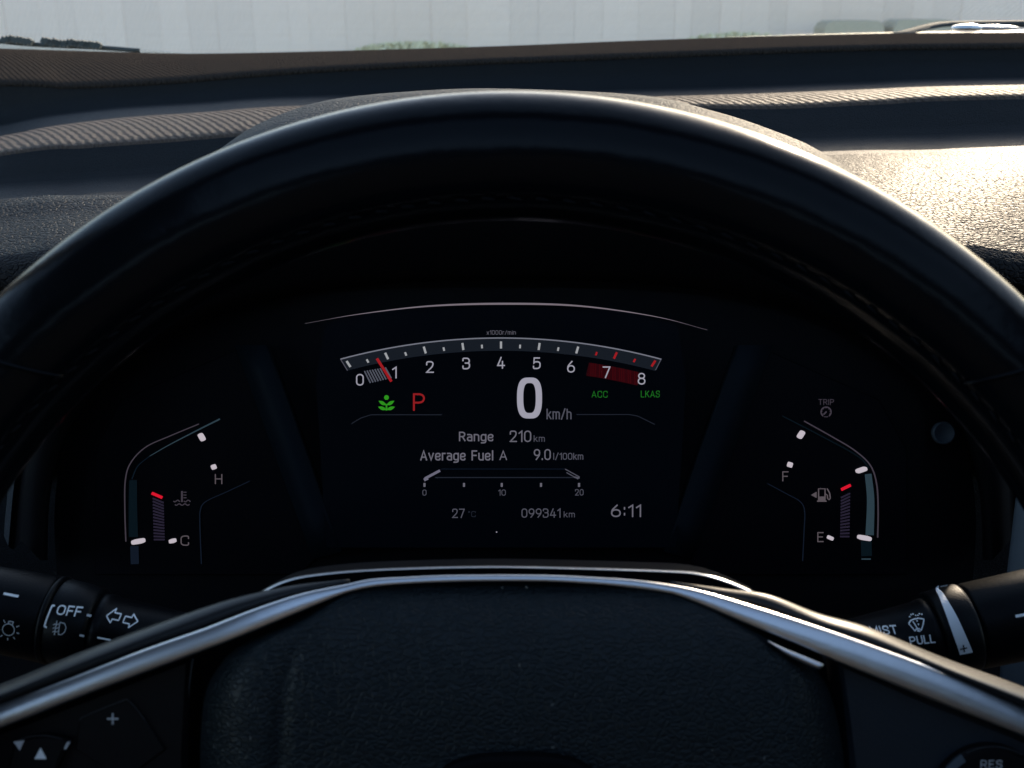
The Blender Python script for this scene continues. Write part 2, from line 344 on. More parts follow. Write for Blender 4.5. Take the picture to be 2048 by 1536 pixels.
wip = thing('windscreen_wiper', 'dark wiper arm with a shiny pivot at the upper right corner of the view', 'wiper', at_y(1960, 60, 1.24))
def rel(o, p): return p - Vector(o.location)
rub = mat('wiper_rubber', (.05, .06, .06), .8, spec=.1)
arm_c = [(1800, 68), (1830, 61), (1880, 48), (1920, 44), (2048, 42), (2300, 40)]
rows = []
for (px, py), hh in zip([tuple(p) for p in catmull(arm_c, 24)], np.linspace(4, 22, 24)):
    a = rel(wip, at_y(px, py, 1.23)); b_ = rel(wip, at_y(px, py + hh, 1.23))
    rows.append([a, a + Vector((0, .03, .0)), b_ + Vector((0, .035, 0)), b_, b_ + Vector((0, -.004, .001)), a + Vector((0, -.004, -.002))])
obj('wiper_arm', grid(rows, True, cap=True), rub, wip)
bm = bmesh.new(); bmesh.ops.create_uvsphere(bm, u_segments=20, v_segments=12, radius=1)
bm.transform(Matrix.Translation(rel(wip, at_y(1935, 56, 1.215))) @ Matrix.Diagonal((.018, .01, .0045, 1)))
obj('pivot_cap', bm, mat('polished_metal', (.8, .8, .8), .15, 1), wip)
bm = bmesh.new(); bmesh.ops.create_uvsphere(bm, u_segments=20, v_segments=12, radius=1)
bm.transform(Matrix.Translation(rel(wip, at_y(1985, 56, 1.215))) @ Matrix.Diagonal((.03, .008, .003, 1)))
obj('arm_link', bm, mat('brushed_metal', (.5, .5, .5), .3, 1), wip)
# cowl rubber fringe, far left
cowl = thing('cowl_grille', 'dark toothed cowl grille at the far left foot of the windscreen', 'grille', at_y(100, 88, 1.24))
gm = mat('cowl_plastic', (.06, .08, .08), .6)
obj('cowl_strip', grid([[rel(cowl, at_y(px, py + d, 1.235 + e)) for d, e in ((0, 0), (0, .03), (9, .03), (9, 0))] for px, py in catmull([(-300, 66), (-60, 74), (60, 84), (200, 91), (280, 97)], 30)], True, cap=True), gm, cowl)
ff = obj('fin', box(bmesh.new(), -.003, .003, -.002, .004, -.003, .003), gm, cowl, smooth=False)
for i in range(26):
    px = 16 + i * 7.2; py = float(np.interp(px, [0, 60, 200], [79, 84, 91])) - random.uniform(0, 4)
    if 66 < px < 84: continue
    f2 = ff.copy(); C.objects.link(f2); f2.parent = cowl; f2.location = rel(cowl, at_y(px, py, 1.228)); f2.rotation_euler = (0, R(35), 0)
ff.location = rel(cowl, at_y(8, 80, 1.228)); ff.rotation_euler = (0, R(35), 0)

# windscreen: thin tinted pane
gl = bpy.data.materials.new('windscreen_glass'); gl.use_nodes = True; N = gl.node_tree.nodes; Lk = gl.node_tree.links
N.remove(N['Principled BSDF']); mo = N['Material Output']
tr = N.new('ShaderNodeBsdfTransparent'); tr.inputs[0].default_value = (.93, .95, .94, 1)
gs = N.new('ShaderNodeBsdfGlossy'); gs.inputs['Roughness'].default_value = .02
def pane_fresnel(N, Lk, base, top):      # reflectance of a thin pane, the same from both sides
    lw = N.new('ShaderNodeLayerWeight'); lw.inputs[0].default_value = .5
    pw = N.new('ShaderNodeMath'); pw.operation = 'POWER'; pw.inputs[1].default_value = 5; Lk.new(lw.outputs['Facing'], pw.inputs[0])
    ma = N.new('ShaderNodeMath'); ma.operation = 'MULTIPLY_ADD'; ma.inputs[1].default_value = top - base; ma.inputs[2].default_value = base
    Lk.new(pw.outputs[0], ma.inputs[0]); return ma
fr_ = pane_fresnel(N, Lk, .08, .9); mx = N.new('ShaderNodeMixShader')
Lk.new(fr_.outputs[0], mx.inputs[0]); Lk.new(tr.outputs[0], mx.inputs[1]); Lk.new(gs.outputs[0], mx.inputs[2]); Lk.new(mx.outputs[0], mo.inputs[0])
rows = []
for t in np.linspace(0, 1, 12):
    y = 1.215 + (.30 - 1.215) * t; z = 1.165 + (1.60 - 1.165) * t + .03 * math.sin(math.pi * t)
    rows.append([(xx, y - .10 * (xx / .8) ** 2, z) for xx in np.linspace(-.75 + .1 * t, 1.25 - .1 * t, 16)])
tag(obj('windscreen', grid(rows), gl), 'clear raked windscreen between the dashboard and the pale wall', 'windscreen')

# ================================================================== CABIN round the view
lin = mat('roof_fabric', (.025, .026, .03), .95, bump=[('noise', 600, .0005)])
trim = mat('door_card', (.02, .02, .022), .7, bump=[('noise', 300, .0004)])
XR = [-.72, -.5, -.34, 0, .34, .7, 1.2]; YR = [.29, .17, -.3, -.62, -1.1, -1.4]
bm = grid([[(xx, yy, 1.60 + .05 * (1 - (xx / 1.2) ** 2)) for xx in XR] for yy in YR])
bm.faces.ensure_lookup_table()         # unseen opening added to let sky light onto wheel and trim
bmesh.ops.delete(bm, geom=[f for f in bm.faces if -.4 < f.calc_center_median().x < .75 and -.62 < f.calc_center_median().y < .17], context='FACES')
bmesh.ops.solidify(bm, geom=bm.faces[:], thickness=-.03)
tag(obj('roof_lining', bm, lin), 'charcoal fabric roof lining with an opening added for sky light over the driver, above the view', 'roof lining')
for sx, xx in ((-1, -.62), (1, 1.1)):
    dr = thing('door', 'black driver door panel beside the steering wheel, out of view to the left' if sx < 0 else 'black passenger door panel, out of view to the right', 'door', (xx, 0, 0))
    bmx = box(bmesh.new(), -.03, .03, -1.7, .95, .3, 1.08); box(bmx, -.028, .028, -1.69, -.40, 1.075, 1.6); obj('door_card', bmx, trim, dr, smooth=False)  # upper rear box added out of view to block side light on the rim
    bm = bmesh.new()
    for (y0, z0, y1, z1) in ((.95, 1.09, .3, 1.6), (-.35, 1.09, -.35, 1.6)):
        d = -.1 * sx
        grid([[(-.02, y0 - .04, z0), (.02, y0 - .04, z0), (.02, y0 + .04, z0), (-.02, y0 + .04, z0)], [(-.02 + d, y1 - .04, z1), (.02 + d, y1 - .04, z1), (.02 + d, y1 + .04, z1), (-.02 + d, y1 + .04, z1)]], True, bm, cap=True)
    obj('window_pillar', bm, trim, dr, smooth=False)
seat = thing('driver_seat', 'black driver seat behind the viewpoint', 'seat', (0, -.45, .3))
obj('backrest', box(bmesh.new(), -.25, .25, -.12, 0, .2, .88), trim, seat, smooth=False)
obj('seat_cushion', box(bmesh.new(), -.26, .26, .01, .5, .05, .2), trim, seat, smooth=False)
obj('headrest', box(bmesh.new(), -.13, .13, -.12, -.02, .9, 1.12), trim, seat, smooth=False)
cf = bmesh.new(); box(cf, -.62, 1.1, -1.7, 1.25, .22, .26); box(cf, -.62, 1.1, -1.74, -1.7, .22, 1.6)  # unseen back wall raised to the roof to darken the rim
cfo = obj('cabin_floor', cf, trim, smooth=False, kind='structure')

# ================================================================== DASHBOARD
dash = thing('dashboard', 'black grained dashboard with stepped ledges running across behind the steering wheel', 'dashboard', (0, .9, 0))
DO = Vector(dash.location)
PXS = list(range(-420, 0, 60)) + list(range(0, 2048, 24)) + list(range(2048, 3400, 60))
cA = yof([(-700, 80), (0, 97), (200, 103), (400, 107), (700, 101), (1000, 93), (1300, 81), (1640, 71), (2048, 66), (3500, 60)])
cB = yof([(-700, 175), (0, 162), (137, 167), (342, 157), (513, 143), (700, 131), (1000, 117), (1400, 102), (1690, 92), (2048, 87), (3500, 78)])
cC = yof([(-700, 400), (0, 273), (85, 255), (239, 236), (410, 224), (581, 212), (1000, 202), (1348, 195), (1690, 182), (2048, 172), (3500, 160)])
cD = yof([(-700, 430), (0, 306), (171, 290), (342, 278), (461, 268), (1000, 226), (1348, 212), (1553, 212), (1758, 203), (2048, 192), (3500, 170)])
cE = yof([(-700, 470), (0, 408), (171, 398), (253, 391), (1000, 340), (1655, 310), (1860, 304), (2048, 297), (3500, 250)])
cF = yof([(-700, 580), (0, 512), (110, 495), (400, 480), (1000, 480), (1700, 474), (1850, 481), (1960, 492), (2048, 506), (2200, 534), (2500, 590), (3500, 780)])
def row(f, Y, dz=0.0, doff=0.0):
    return [at_y(px, f(px) + doff, Y(px) if callable(Y) else Y) + Vector((0, 0, dz)) - DO for px in PXS]
def blend(r0, r1, t, bulge=0): return [a.lerp(b_, t) + Vector((0, 0, bulge)) for a, b_ in zip(r0, r1)]
YA, YB, YC, YF = 1.15, .92, .845, .52
YD = lambda px: float(np.interp(px, [0, 1000], [.72, .785])); YE = lambda px: float(np.interp(px, [0, 1000], [.65, .70]))
rA, rB = row(cA, YA), row(cB, YB)
# far top shelf with rounded nose
rows = [[p + Vector((0, .06, -.03)) for p in rA], rA] + [blend(rA, rB, t, .004 * math.sin(math.pi * t)) for t in (.2, .4, .6, .8, .93)] + \
       [rB, [p + Vector((0, -.0018, -.0015)) for p in rB], [p + Vector((0, -.002, -.004)) for p in rB], [p + Vector((0, .03, -.02)) for p in rB]]
obj('upper_shelf', grid(rows), M['dash_shelf'], dash)
# first shaded face and floor behind the ledge
rC = row(cC, YC); rD = row(cD, YD)
base = [Vector((a.x, b_.y - .012, c.z + .002)) for a, b_, c in zip(rB, rB, rC)]
rows = [[p + Vector((0, -.0015, -.0035)) for p in rB], [p.lerp(q, .5) + Vector((0, .004, 0)) for p, q in zip(rB, base)], base, [p + Vector((0, -.03, -.001)) for p in base], [p + Vector((0, .004, -.001)) for p in rC]]
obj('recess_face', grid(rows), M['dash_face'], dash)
rows = [[p + Vector((0, .012, -.004)) for p in rC], rC] + [blend(rC, rD, t, .0035 * math.sin(math.pi * t) ** .8) for t in (.15, .3, .45, .6, .75, .9)] + [rD, [p + Vector((0, -.0015, -.0025)) for p in rD]]
obj('middle_ledge', grid(rows), M['dash_weave'], dash)
rE = row(cE, YE); rF = row(cF, YF)
fl = [Vector((a.x, a.y - .018, b_.z + .003)) for a, b_ in zip(rD, rE)]
rows = [[p + Vector((0, -.0012, -.002)) for p in rD], blend(rD, fl, .4), blend(rD, fl, .75), fl, [p + Vector((0, -.02, -.002)) for p in fl], [p + Vector((0, .003, -.001)) for p in rE]]
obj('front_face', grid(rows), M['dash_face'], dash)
def padz(px, t): return 0
rows = [[p + Vector((0, .012, -.006)) for p in rE], rE]
for t in (.08, .16, .25, .35, .45, .55, .65, .75, .85, .93):
    r_ = []
    for px, a, b_ in zip(PXS, rE, rF):
        p = a.lerp(b_, t); lf = max(0, min(1, (500 - px) / 400))
        p.z += .006 * math.sin(math.pi * t) + lf * .006 * math.exp(-((t - .35 - .0002 * px) / .12) ** 2); r_.append(p)
    rows.append(r_)
rows += [rF, [p + Vector((0, -.008, -.004)) for p in rF], [p + Vector((0, -.009, -.014)) for p in rF], [p + Vector((0, .02, -.022)) for p in rF]]
obj('lower_pad', grid(rows), M['dash_grain'], dash)
# fascia below the pad
rows = [[p + Vector((0, .015, -.020)) for p in rF], [p + Vector((0, -.01, -.034)) for p in rF], [p + Vector((0, -.02, -.05)) for p in rF], [p + Vector((0, -.01, -.16)) for p in rF], [p + Vector((0, .0, -.5)) for p in rF]]
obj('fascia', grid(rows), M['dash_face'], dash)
# side column of the fascia seen at the right edge
rows = []
for py in (880, 950, 1020, 1090, 1160, 1300, 1500):
    xl = np.interp(py, [880, 1160, 1500], [2045, 2012, 1990])
    rows.append([cam_pt(xl + 4, py, .44) - DO, cam_pt(xl, py, .43) - DO, cam_pt(xl + 6, py, .425) - DO, cam_pt(2150, py, .41) - DO, cam_pt(2500, py, .43) - DO])
obj('side_trim', grid(rows), mat('fascia_grey', (.07, .09, .11), .5, bump=[('noise', 1000, .0001)]), dash)

# ------------------------------------------------------------------ binnacle hood
hood = thing('instrument_hood', 'arched grained hood over the instruments, showing just above the steering wheel rim', 'hood', cam_pt(1020, 600, .5))
HO = Vector(hood.location)
crest = catmull([(40, 950), (60, 800), (110, 640), (200, 500), (300, 400), (430, 305), (520, 246), (640, 207), (850, 187), (1020, 184), (1300, 198), (1450, 231), (1560, 266), (1640, 302), (1760, 385), (1880, 500), (1970, 650), (2010, 800), (2020, 950)], 90)
def hrow(Y, sc=(1, 1), off=0, dz=0):
    out = []
    for px, py in crest:
        out.append(at_y(1024 + (px - 1024) * sc[0], 1100 + (py - 1100) * sc[1] + off, Y) + Vector((0, 0, dz)) - HO)
    return out
top = hrow(.50)
rows = [[p + Vector((0, .12, -.035)) for p in top], [p + Vector((0, .06, -.008)) for p in top], [p + Vector((0, .03, -.001)) for p in top], top]
for k, (dy, s) in enumerate(((-.02, .985), (-.04, .963), (-.052, .945), (-.058, .928))):
    rows.append([Vector((p.x * s, p.y + dy, p.z - (1 - s) * .13)) for p in top])
obj('hood_shell', grid(rows), M['hood'], hood)
lip = rows[-1]
def insetrow(depth, top_py, x0, x1, bot_py):
    out = []
    n = len(crest)
    for i in range(n):
        t = i / (n - 1) * math.pi
        cx, hx = (x0 + x1) / 2, (x1 - x0) / 2
        X = -math.copysign(abs(math.cos(t)) ** .8, math.cos(t)); Yv = abs(math.sin(t)) ** .7
        out.append(cam_pt(cx + hx * X, bot_py + (top_py - bot_py) * Yv, depth) - HO)
    return out
r2 = insetrow(.462, 535, 80, 1985, 1120); r3 = insetrow(.498, 560, 95, 1965, 1120)
rows = [lip, [p + Vector((0, .004, -.004)) for p in lip], [a.lerp(b_, .5) + Vector((0, 0, .006)) for a, b_ in zip(lip, r2)], r2, r3]
obj('hood_lining', grid(rows), M['void'], hood)

# ================================================================== INSTRUMENT CLUSTER
F = Frame(1002, 860, .49)
cl = thing('instrument_cluster', 'black instrument cluster with lit digital tachometer, speed zero and two side gauges', 'instrument cluster', F.world, CAMROT)
# backing
def pxpoly(fr, pts, z): return [tuple(fr.p(x_, y_, z))[:2] for x_, y_ in pts]
bp_ = catmull([(120, 1230), (110, 1000), (160, 780), (300, 650), (560, 560), (1002, 530), (1450, 560), (1730, 650), (1890, 780), (1950, 1000), (1940, 1230)], 60)
obj('cluster_housing', slab(pxpoly(F, bp_, -.012), -.03, -.012), M['void'], cl, smooth=False)
# side gauge face plates (slightly sunk) and centre panel
for sgn, pts in ((-1, [(190, 1150), (190, 900), (240, 800), (470, 700), (520, 735), (632, 1118), (600, 1150)]), (1, [(1815, 1150), (1815, 900), (1760, 800), (1535, 700), (1490, 735), (1375, 1118), (1410, 1150)])):
    obj('gauge_face', slab(pxpoly(F, pts, -.010), -.0118, -.010, bevel=.0006), mat('gauge_face_black', (.0015, .0015, .003), .6, spec=.05), cl, smooth=False)
# slanted dividing walls
for pts in ([(470, 690), (530, 690), (682, 1104), (668, 1117), (626, 1117), (520, 800)], [(1545, 690), (1480, 690), (1330, 1104), (1342, 1117), (1385, 1117), (1492, 800)]):
    zz = []
    rows = []
    A, B, Cc, D, E_, G_ = pts
    Ltop, Rtop, Rbot, Lbot = F.p(*A, -.009), F.p(*B, .001), F.p(*Cc, -.0), F.p(*E_, -.0095)
    rows = []
    for t in np.linspace(0, 1, 8):
        a = Ltop.lerp(Lbot, t); b_ = Rtop.lerp(Rbot, t)
        rows.append([a, a + Vector((0, 0, .0012)), b_, b_ - Vector((0, 0, .012)), a - Vector((0, 0, .002))])
    obj('dividing_wall', grid(rows, True, cap=True), M['panel_blue'], cl)
# centre display
scr = obj('display_screen', slab(pxpoly(F, [(650, 650), (760, 622), (1002, 612), (1245, 622), (1355, 650), (1372, 760), (1352, 1095), (652, 1095), (632, 760)], -.0005), -.008, -.0005), M['screen'], cl, smooth=False)
z = 0.0
def T(s, cx, cy, ww, hh, m, label=None, bold=0.0, name='lettering', **k): return text(s, F, cx, cy, ww, hh, z, M[m], scr, name, label, bold, **k)
# tachometer band
TC = (1001.5, 1909.0)
def arc(r, x0, x1, n): 
    return [(x_, TC[1] - math.sqrt(r * r - (x_ - TC[0]) ** 2)) for x_ in np.linspace(x0, x1, n)]
o_ = arc(1233, 681, 1323, 40); i_ = arc(1207.5, 696, 1311, 40)
bm = grid([[F.p(*a, 0), F.p(*b_, 0), F.p(*b_, .0002), F.p(*a, .0002)] for a, b_ in zip(o_, i_)], True, cap=True)
obj('tachometer_band', bm, M['band'], scr, smooth=False)
obj('tachometer_line', stroke(F, o_, 2.4, .0003, .0002), M['band_line'], scr, smooth=False)
obj('tachometer_line', stroke(F, [(681, 718), (695, 741)], 1.6, .0003, .0002), M['txt_dim'], scr, smooth=False)
obj('tachometer_line', stroke(F, [(1323, 717), (1311, 740)], 1.6, .0003, .0002), M['txt_dim'], scr, smooth=False)
tick_y = [728, 712, 700, 693, 690, 693, 700, 711, 727]
def tickx(i): return 1002 + 76.2 * (i - 4)
for k in range(17):
    i = k / 2; px = tickx(i); py = float(np.interp(i, range(9), tick_y)); an = R((i - 4) * 8.3)
    L = 7 if k % 2 == 0 else 3.6
    if k % 2: py += 1.5 + abs(i - 4) * .15
    dx, dy = math.sin(an) * L, -math.cos(an) * L
    red = i > 6.1
    wd = 4.2 if k % 2 == 0 else 3.6
    obj('tick', stroke(F, [(px - dx, py - dy), (px + dx, py + dy)], wd, .0003, .0005), M['red' if red else 'tick'], scr, smooth=False, label='red tick mark of the tachometer' if red else None)
for i, (nx, ny) in enumerate(((720, 759.5), (789, 745), (860, 734), (932.5, 727), (1002, 725.5), (1073.5, 726.5), (1142, 733.5), (1213, 744.5), (1283, 757.5))):
    T(str(i), nx, ny, 9 if i == 1 else 15.5, 23.5, 'txt_hi', 'tachometer numeral %d' % i, name='numeral')
# hatch before the needle, red zone
for k in range(9):
    x0 = 729 + k * 5.2; y0 = 743 - k * .9
    obj('hatch_stripe', stroke(F, [(x0, y0 - 1), (x0 + 12, y0 + 23 - k * .3)], 2.7, 0, .0002), M['hatch'], scr, smooth=False)
oo = arc(1197, 1178, 1278, 24); ii = arc(1170, 1172, 1274, 24)
obj('red_zone', grid([[F.p(*a, 0), F.p(*b_, 0), F.p(*b_, .0001), F.p(*a, .0001)] for a, b_ in zip(oo, ii)], True, cap=True), M['red_dim'], scr, smooth=False)
for k in range(16):
    j = int(k * 1.45) + 1
    obj('red_stripe', stroke(F, [oo[j], (ii[j][0] + 5, ii[j][1])], 1.6, .00013, .0001), M['red_dim2'], scr, smooth=False)
obj('needle', stroke(F, [(754, 717), (783, 763)], 5.2, .0012, .0006), M['red'], scr, smooth=False, label='red tachometer needle resting below one')
T('x1000r/min', 1002.5, 665, 58, 9.5, 'txt_mid', 'small grey lettering x1000r/min', .75)
# eco leaf
bm = bmesh.new()
def leafshape(cx, cy, L, W, ang):
    pts = []
    for t in np.linspace(0, 1, 9): pts.append((L * t, W * math.sin(math.pi * t) * .75 * (1 - .3 * t)))
    for t in np.linspace(1, 0, 9)[1:-1]: pts.append((L * t, -W * math.sin(math.pi * t) * .5))
    ca, sa = math.cos(R(ang)), math.sin(R(ang))
    return pxpoly(F, [(cx + x_ * ca + y_ * sa, cy - x_ * sa + y_ * ca) for x_, y_ in pts], 0)
for (cx, cy, L, W, an) in ((773, 810, 18, 6, 28), (773, 810, 18, -6, 152), (773, 819, 18, 6, 18), (773, 819, 18, -6, 162)):
    slab(leafshape(cx, cy, L, W, an), 0, .0002, bm)
slab(pxpoly(F, [(773 + 4.8 * math.cos(a), 795 + 4.8 * math.sin(a)) for a in np.linspace(0, 2 * math.pi, 16, endpoint=False)], 0), 0, .0002, bm)
slab(pxpoly(F, [(771.4, 808), (774.6, 808), (774.6, 821), (771.4, 821)], 0), .0, .00025, bm)
obj('eco_icon', bm, M['green'], scr, smooth=False, label='green plant symbol')
T('P', 838, 804, 24, 35, 'red_p', 'red gear letter P')
# speed zero
def ring0(cx, cy, w_, h_, n=48, e=.62):
    return [(cx + math.copysign(abs(math.cos(a)) ** e, math.cos(a)) * w_ / 2, cy + math.copysign(abs(math.sin(a)) ** .78, math.sin(a)) * h_ / 2) for a in np.linspace(0, 2 * math.pi, n, endpoint=False)]
a_, b2 = ring0(1059, 796, 50, 82), ring0(1059, 796, 25, 60)
bm = grid([[F.p(*p, 0) for p in a_], [F.p(*p, 0) + Vector((0, 0, .0004)) for p in a_], [F.p(*p, 0) + Vector((0, 0, .0004)) for p in b2], [F.p(*p, 0) for p in b2]], True)
obj('speed_numeral', bm, M['big'], scr, smooth=False, label='large pale speed numeral 0')
T('km/h', 1118, 828, 50, 23, 'txt_dim', 'grey lettering km/h')
T('ACC', 1199, 788.5, 32, 13.5, 'green_t', 'green letters ACC'); T('LKAS', 1300.5, 788, 38, 13.5, 'green_t', 'green letters LKAS')
obj('divider_line', stroke(F, [(702, 848), (722, 836), (742, 829.5), (884, 829.5)], 1.6, 0, .0002), M['faint'], scr, smooth=False)
obj('divider_line', stroke(F, [(1153, 829), (1258, 829), (1275, 832), (1310, 849)], 1.6, 0, .0002), M['faint'], scr, smooth=False)
T('Range', 952.5, 875, 69, 23.5, 'txt_mid', 'lettering Range'); T('210', 1041, 872.5, 43, 23, 'txt_mid', 'numerals 210'); T('km', 1078.5, 877, 22, 13, 'txt_dim', 'small lettering km after 210')
T('Average Fuel', 913.5, 913, 146, 25, 'txt_mid', 'lettering Average Fuel'); T('A', 1006.5, 910.5, 15, 19, 'txt_mid', 'letter A')
T('9.0', 1084.5, 909, 34, 22, 'txt_mid', 'numerals 9.0'); T('l/100km', 1136.5, 912.5, 60, 15, 'txt_dim', 'small lettering l/100km')
bm = stroke(F, [(850, 957), (880, 941)], 5, 0, .0003); stroke(F, [(848, 960), (856, 956)], 6, .0004, .0001, bm=bm)
obj('bar_end', bm, M['bar'], scr, smooth=False)
bm = stroke(F, [(1130, 938), (1159, 954)], 1.8, 0, .0003); stroke(F, [(1133, 945), (1156, 958)], 1.8, .0004, .0001, bm=bm); stroke(F, [(1148, 954), (1159, 956)], 3, .0006, .0001, bm=bm)
obj('bar_end', bm, M['txt_dim'], scr, smooth=False)
obj('bar_line', stroke(F, [(870, 955), (1152, 955)], 2.0, 0, .0002), M['faint'], scr, smooth=False); obj('bar_line', stroke(F, [(882, 938), (1128, 938)], 1.2, 0, .0002), M['faint2'], scr, smooth=False)
for px in (849, 928, 1003.5, 1082, 1158): obj('tick', stroke(F, [(px, 966), (px, 973.5)], 4, 0, .0003), M['txt_mid'], scr, smooth=False)
T('0', 849, 985, 8, 12, 'txt_dim', 'scale numeral 0'); T('10', 1004, 985, 15, 12, 'txt_dim', 'scale numeral 10'); T('20', 1158.5, 984.5, 17, 12.5, 'txt_dim', 'scale numeral 20')
T('27', 917, 1026.5, 25, 18.5, 'txt_dim', 'temperature numerals 27'); T('°C', 944, 1028, 15, 12, 'faint', 'lettering degrees C')
T('099341', 1082, 1026, 78, 18.5, 'txt_dim', 'odometer numerals 099341'); T('km', 1138.5, 1028.5, 22, 12, 'txt_dim', 'small lettering km after 099341')
T('6:11', 1252, 1021.5, 60, 25, 'txt_mid', 'clock reading 6:11')
obj('dust_speck', stroke(F, [(992, 1064), (994.5, 1064)], 2, 0, .0002), M['txt_hi'], scr, smooth=False)
# reflection on the bezel edge, painted as a glowing arc above the display
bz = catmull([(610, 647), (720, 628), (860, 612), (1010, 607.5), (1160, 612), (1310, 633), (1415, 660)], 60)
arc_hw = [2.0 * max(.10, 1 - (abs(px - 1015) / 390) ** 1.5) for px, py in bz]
obj('bezel_arc_reflection', grid([[F.p(px, py - h_, .004), F.p(px, py + h_, .004), F.p(px, py + h_, .0035), F.p(px, py - h_, .0035)] for (px, py), h_ in zip(bz, arc_hw)], True, cap=True), M['arc'], cl, label='thin pale painted reflection arching over the display')
z1 = -.0095
# ---- side gauges
def gauge(name, label, sgn):
    g_ = link(bpy.data.objects.new(name, None)); g_.parent = cl; g_['label'] = label
    return g_
tg = obj('temperature_gauge', stroke(F, catmull([(252, 1083), (250, 1020), (251, 960), (262, 925), (292, 894), (340, 872), (398, 848)], 40), 2.0, z1, .0004), M['outline'], cl, smooth=False, label='left gauge outline for engine temperature')
fg = obj('fuel_gauge', stroke(F, catmull([(1755, 1075), (1756, 1020), (1753, 968), (1740, 930), (1708, 900), (1665, 874), (1608, 842)], 40), 2.4, z1, .0004), M['outline'], cl, smooth=False, label='right gauge outline for fuel')
def GP(m, par, pts, wd, n=None, name='gauge_line_or_reflection', h=.0004, zz=z1, label=None):
    return obj(name, stroke(F, pts, wd, zz, h, n), M[m], par, smooth=False, label=label)
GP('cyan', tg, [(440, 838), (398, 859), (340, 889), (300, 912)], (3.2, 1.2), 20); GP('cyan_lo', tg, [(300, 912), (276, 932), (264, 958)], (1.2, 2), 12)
GP('cyan_dim', tg, [(266.5, 960), (266, 1010), (267, 1074)], (15, 18), 12, 'bezel_reflection'); GP('faint2', tg, [(269, 1092), (270, 1128)], 16, name='bezel_reflection')  # glowing strips stand in for light reflected by the bezel
GP('faint2', tg, [(500, 962), (455, 983), (412, 1003), (401, 1020), (400, 1050), (403, 1128)], 1.8, 40)
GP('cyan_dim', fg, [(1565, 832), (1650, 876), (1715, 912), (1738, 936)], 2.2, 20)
GP('cyan', fg, [(1736, 948), (1741, 1000), (1739, 1070)], (13, 16), 12, 'bezel_reflection'); GP('cyan_dim', fg, [(1732, 1082), (1733, 1112)], 21, name='bezel_reflection'); GP('cyan', fg, [(1723, 1118), (1741, 1118)], 2.5)
GP('faint2', fg, [(1535, 967), (1570, 986), (1600, 1003), (1609, 1022), (1608, 1060), (1605, 1122)], 1.8, 40)
for (a, b_, wd, par) in (((266, 1084), (291, 1080), 9.5, tg), ((341, 1082), (353, 1080), 8, tg), ((401, 867), (409, 881), 9, tg), ((427, 929), (431, 938), 8, tg),
                         ((1605, 862), (1596, 876), 9.5, fg), ((1580, 924), (1577, 934), 8.5, fg), ((1711, 943), (1731, 936), 8.5, fg), ((1714, 1073), (1740, 1077), 9, fg), ((1654, 1073), (1664, 1077), 7.5, fg)):
    a_ = np.array(a, float); b3 = np.array(b_, float); c_ = (a_ + b3) / 2; L = np.linalg.norm(b3 - a_) / 2; t = (b3 - a_) / (2 * L); nn = np.array([-t[1], t[0]])
    pts = []
    for q in np.linspace(0, 2 * math.pi, 16, endpoint=False):
        u_, v_ = math.copysign(abs(math.cos(q)) ** .5, math.cos(q)) * L, math.copysign(abs(math.sin(q)) ** .5, math.sin(q)) * wd / 2
        pts.append(tuple(c_ + t * u_ + nn * v_))
    obj('index_peg', slab(pxpoly(F, pts, z1), z1, z1 + .003, bevel=.0005), M['peg'], par)
for k in range(14):
    y0 = 1079 - k * 6.0; sl = min(1, (k) / 12) * 9
    GP('seg', tg, [(305.5 + (2.4 if k < 1 else 2.4 * (1 - k / 14)), y0 - sl * .5), (327.5 + 2 * (1 - k / 14), y0 + sl * .5)], 3.3, name='segment')
    y0 = 1073 - k * 6.3
    GP('seg', fg, [(1680 + .12 * k, y0 + sl * .5), (1698.5 + .12 * k, y0 - sl * .5)], 3.3, name='segment')
GP('red_hot', tg, [(304.5, 986), (325, 995)], 5, name='pointer', h=.001, label='red pointer of the temperature gauge'); GP('red_hot', fg, [(1682, 979), (1700.5, 970)], 5, name='pointer', h=.001, label='red pointer of the fuel gauge')
text('H', F, 437.5, 958, 15, 20, z1, M['gtxt'], tg, label='letter H'); text('C', F, 370, 1081, 17, 20.5, z1, M['gtxt'], tg, label='letter C')
text('F', F, 1570.5, 952.5, 12.5, 20, z1, M['gtxt'], fg, label='letter F'); text('E', F, 1640.5, 1074, 12.5, 20, z1, M['gtxt'], fg, label='letter E')
# coolant symbol
bm = stroke(F, [(364, 982), (364, 1004)], 3.4, z1, .0002)
for yy in (984.5, 990, 995.5): stroke(F, [(367, yy), (373, yy)], 1.8, z1, .0002, bm=bm)
for (xa, xb, yy) in ((347, 360, 1002), (368, 381, 1002), (350, 379, 1009)):
    stroke(F, [(x_, yy + 1.6 * math.sin((x_ - xa) * .55)) for x_ in np.linspace(xa, xb, 16)], 1.9, z1, .00025, bm=bm)
obj('coolant_icon', bm, M['outline'], tg, smooth=False, label='coolant thermometer symbol')
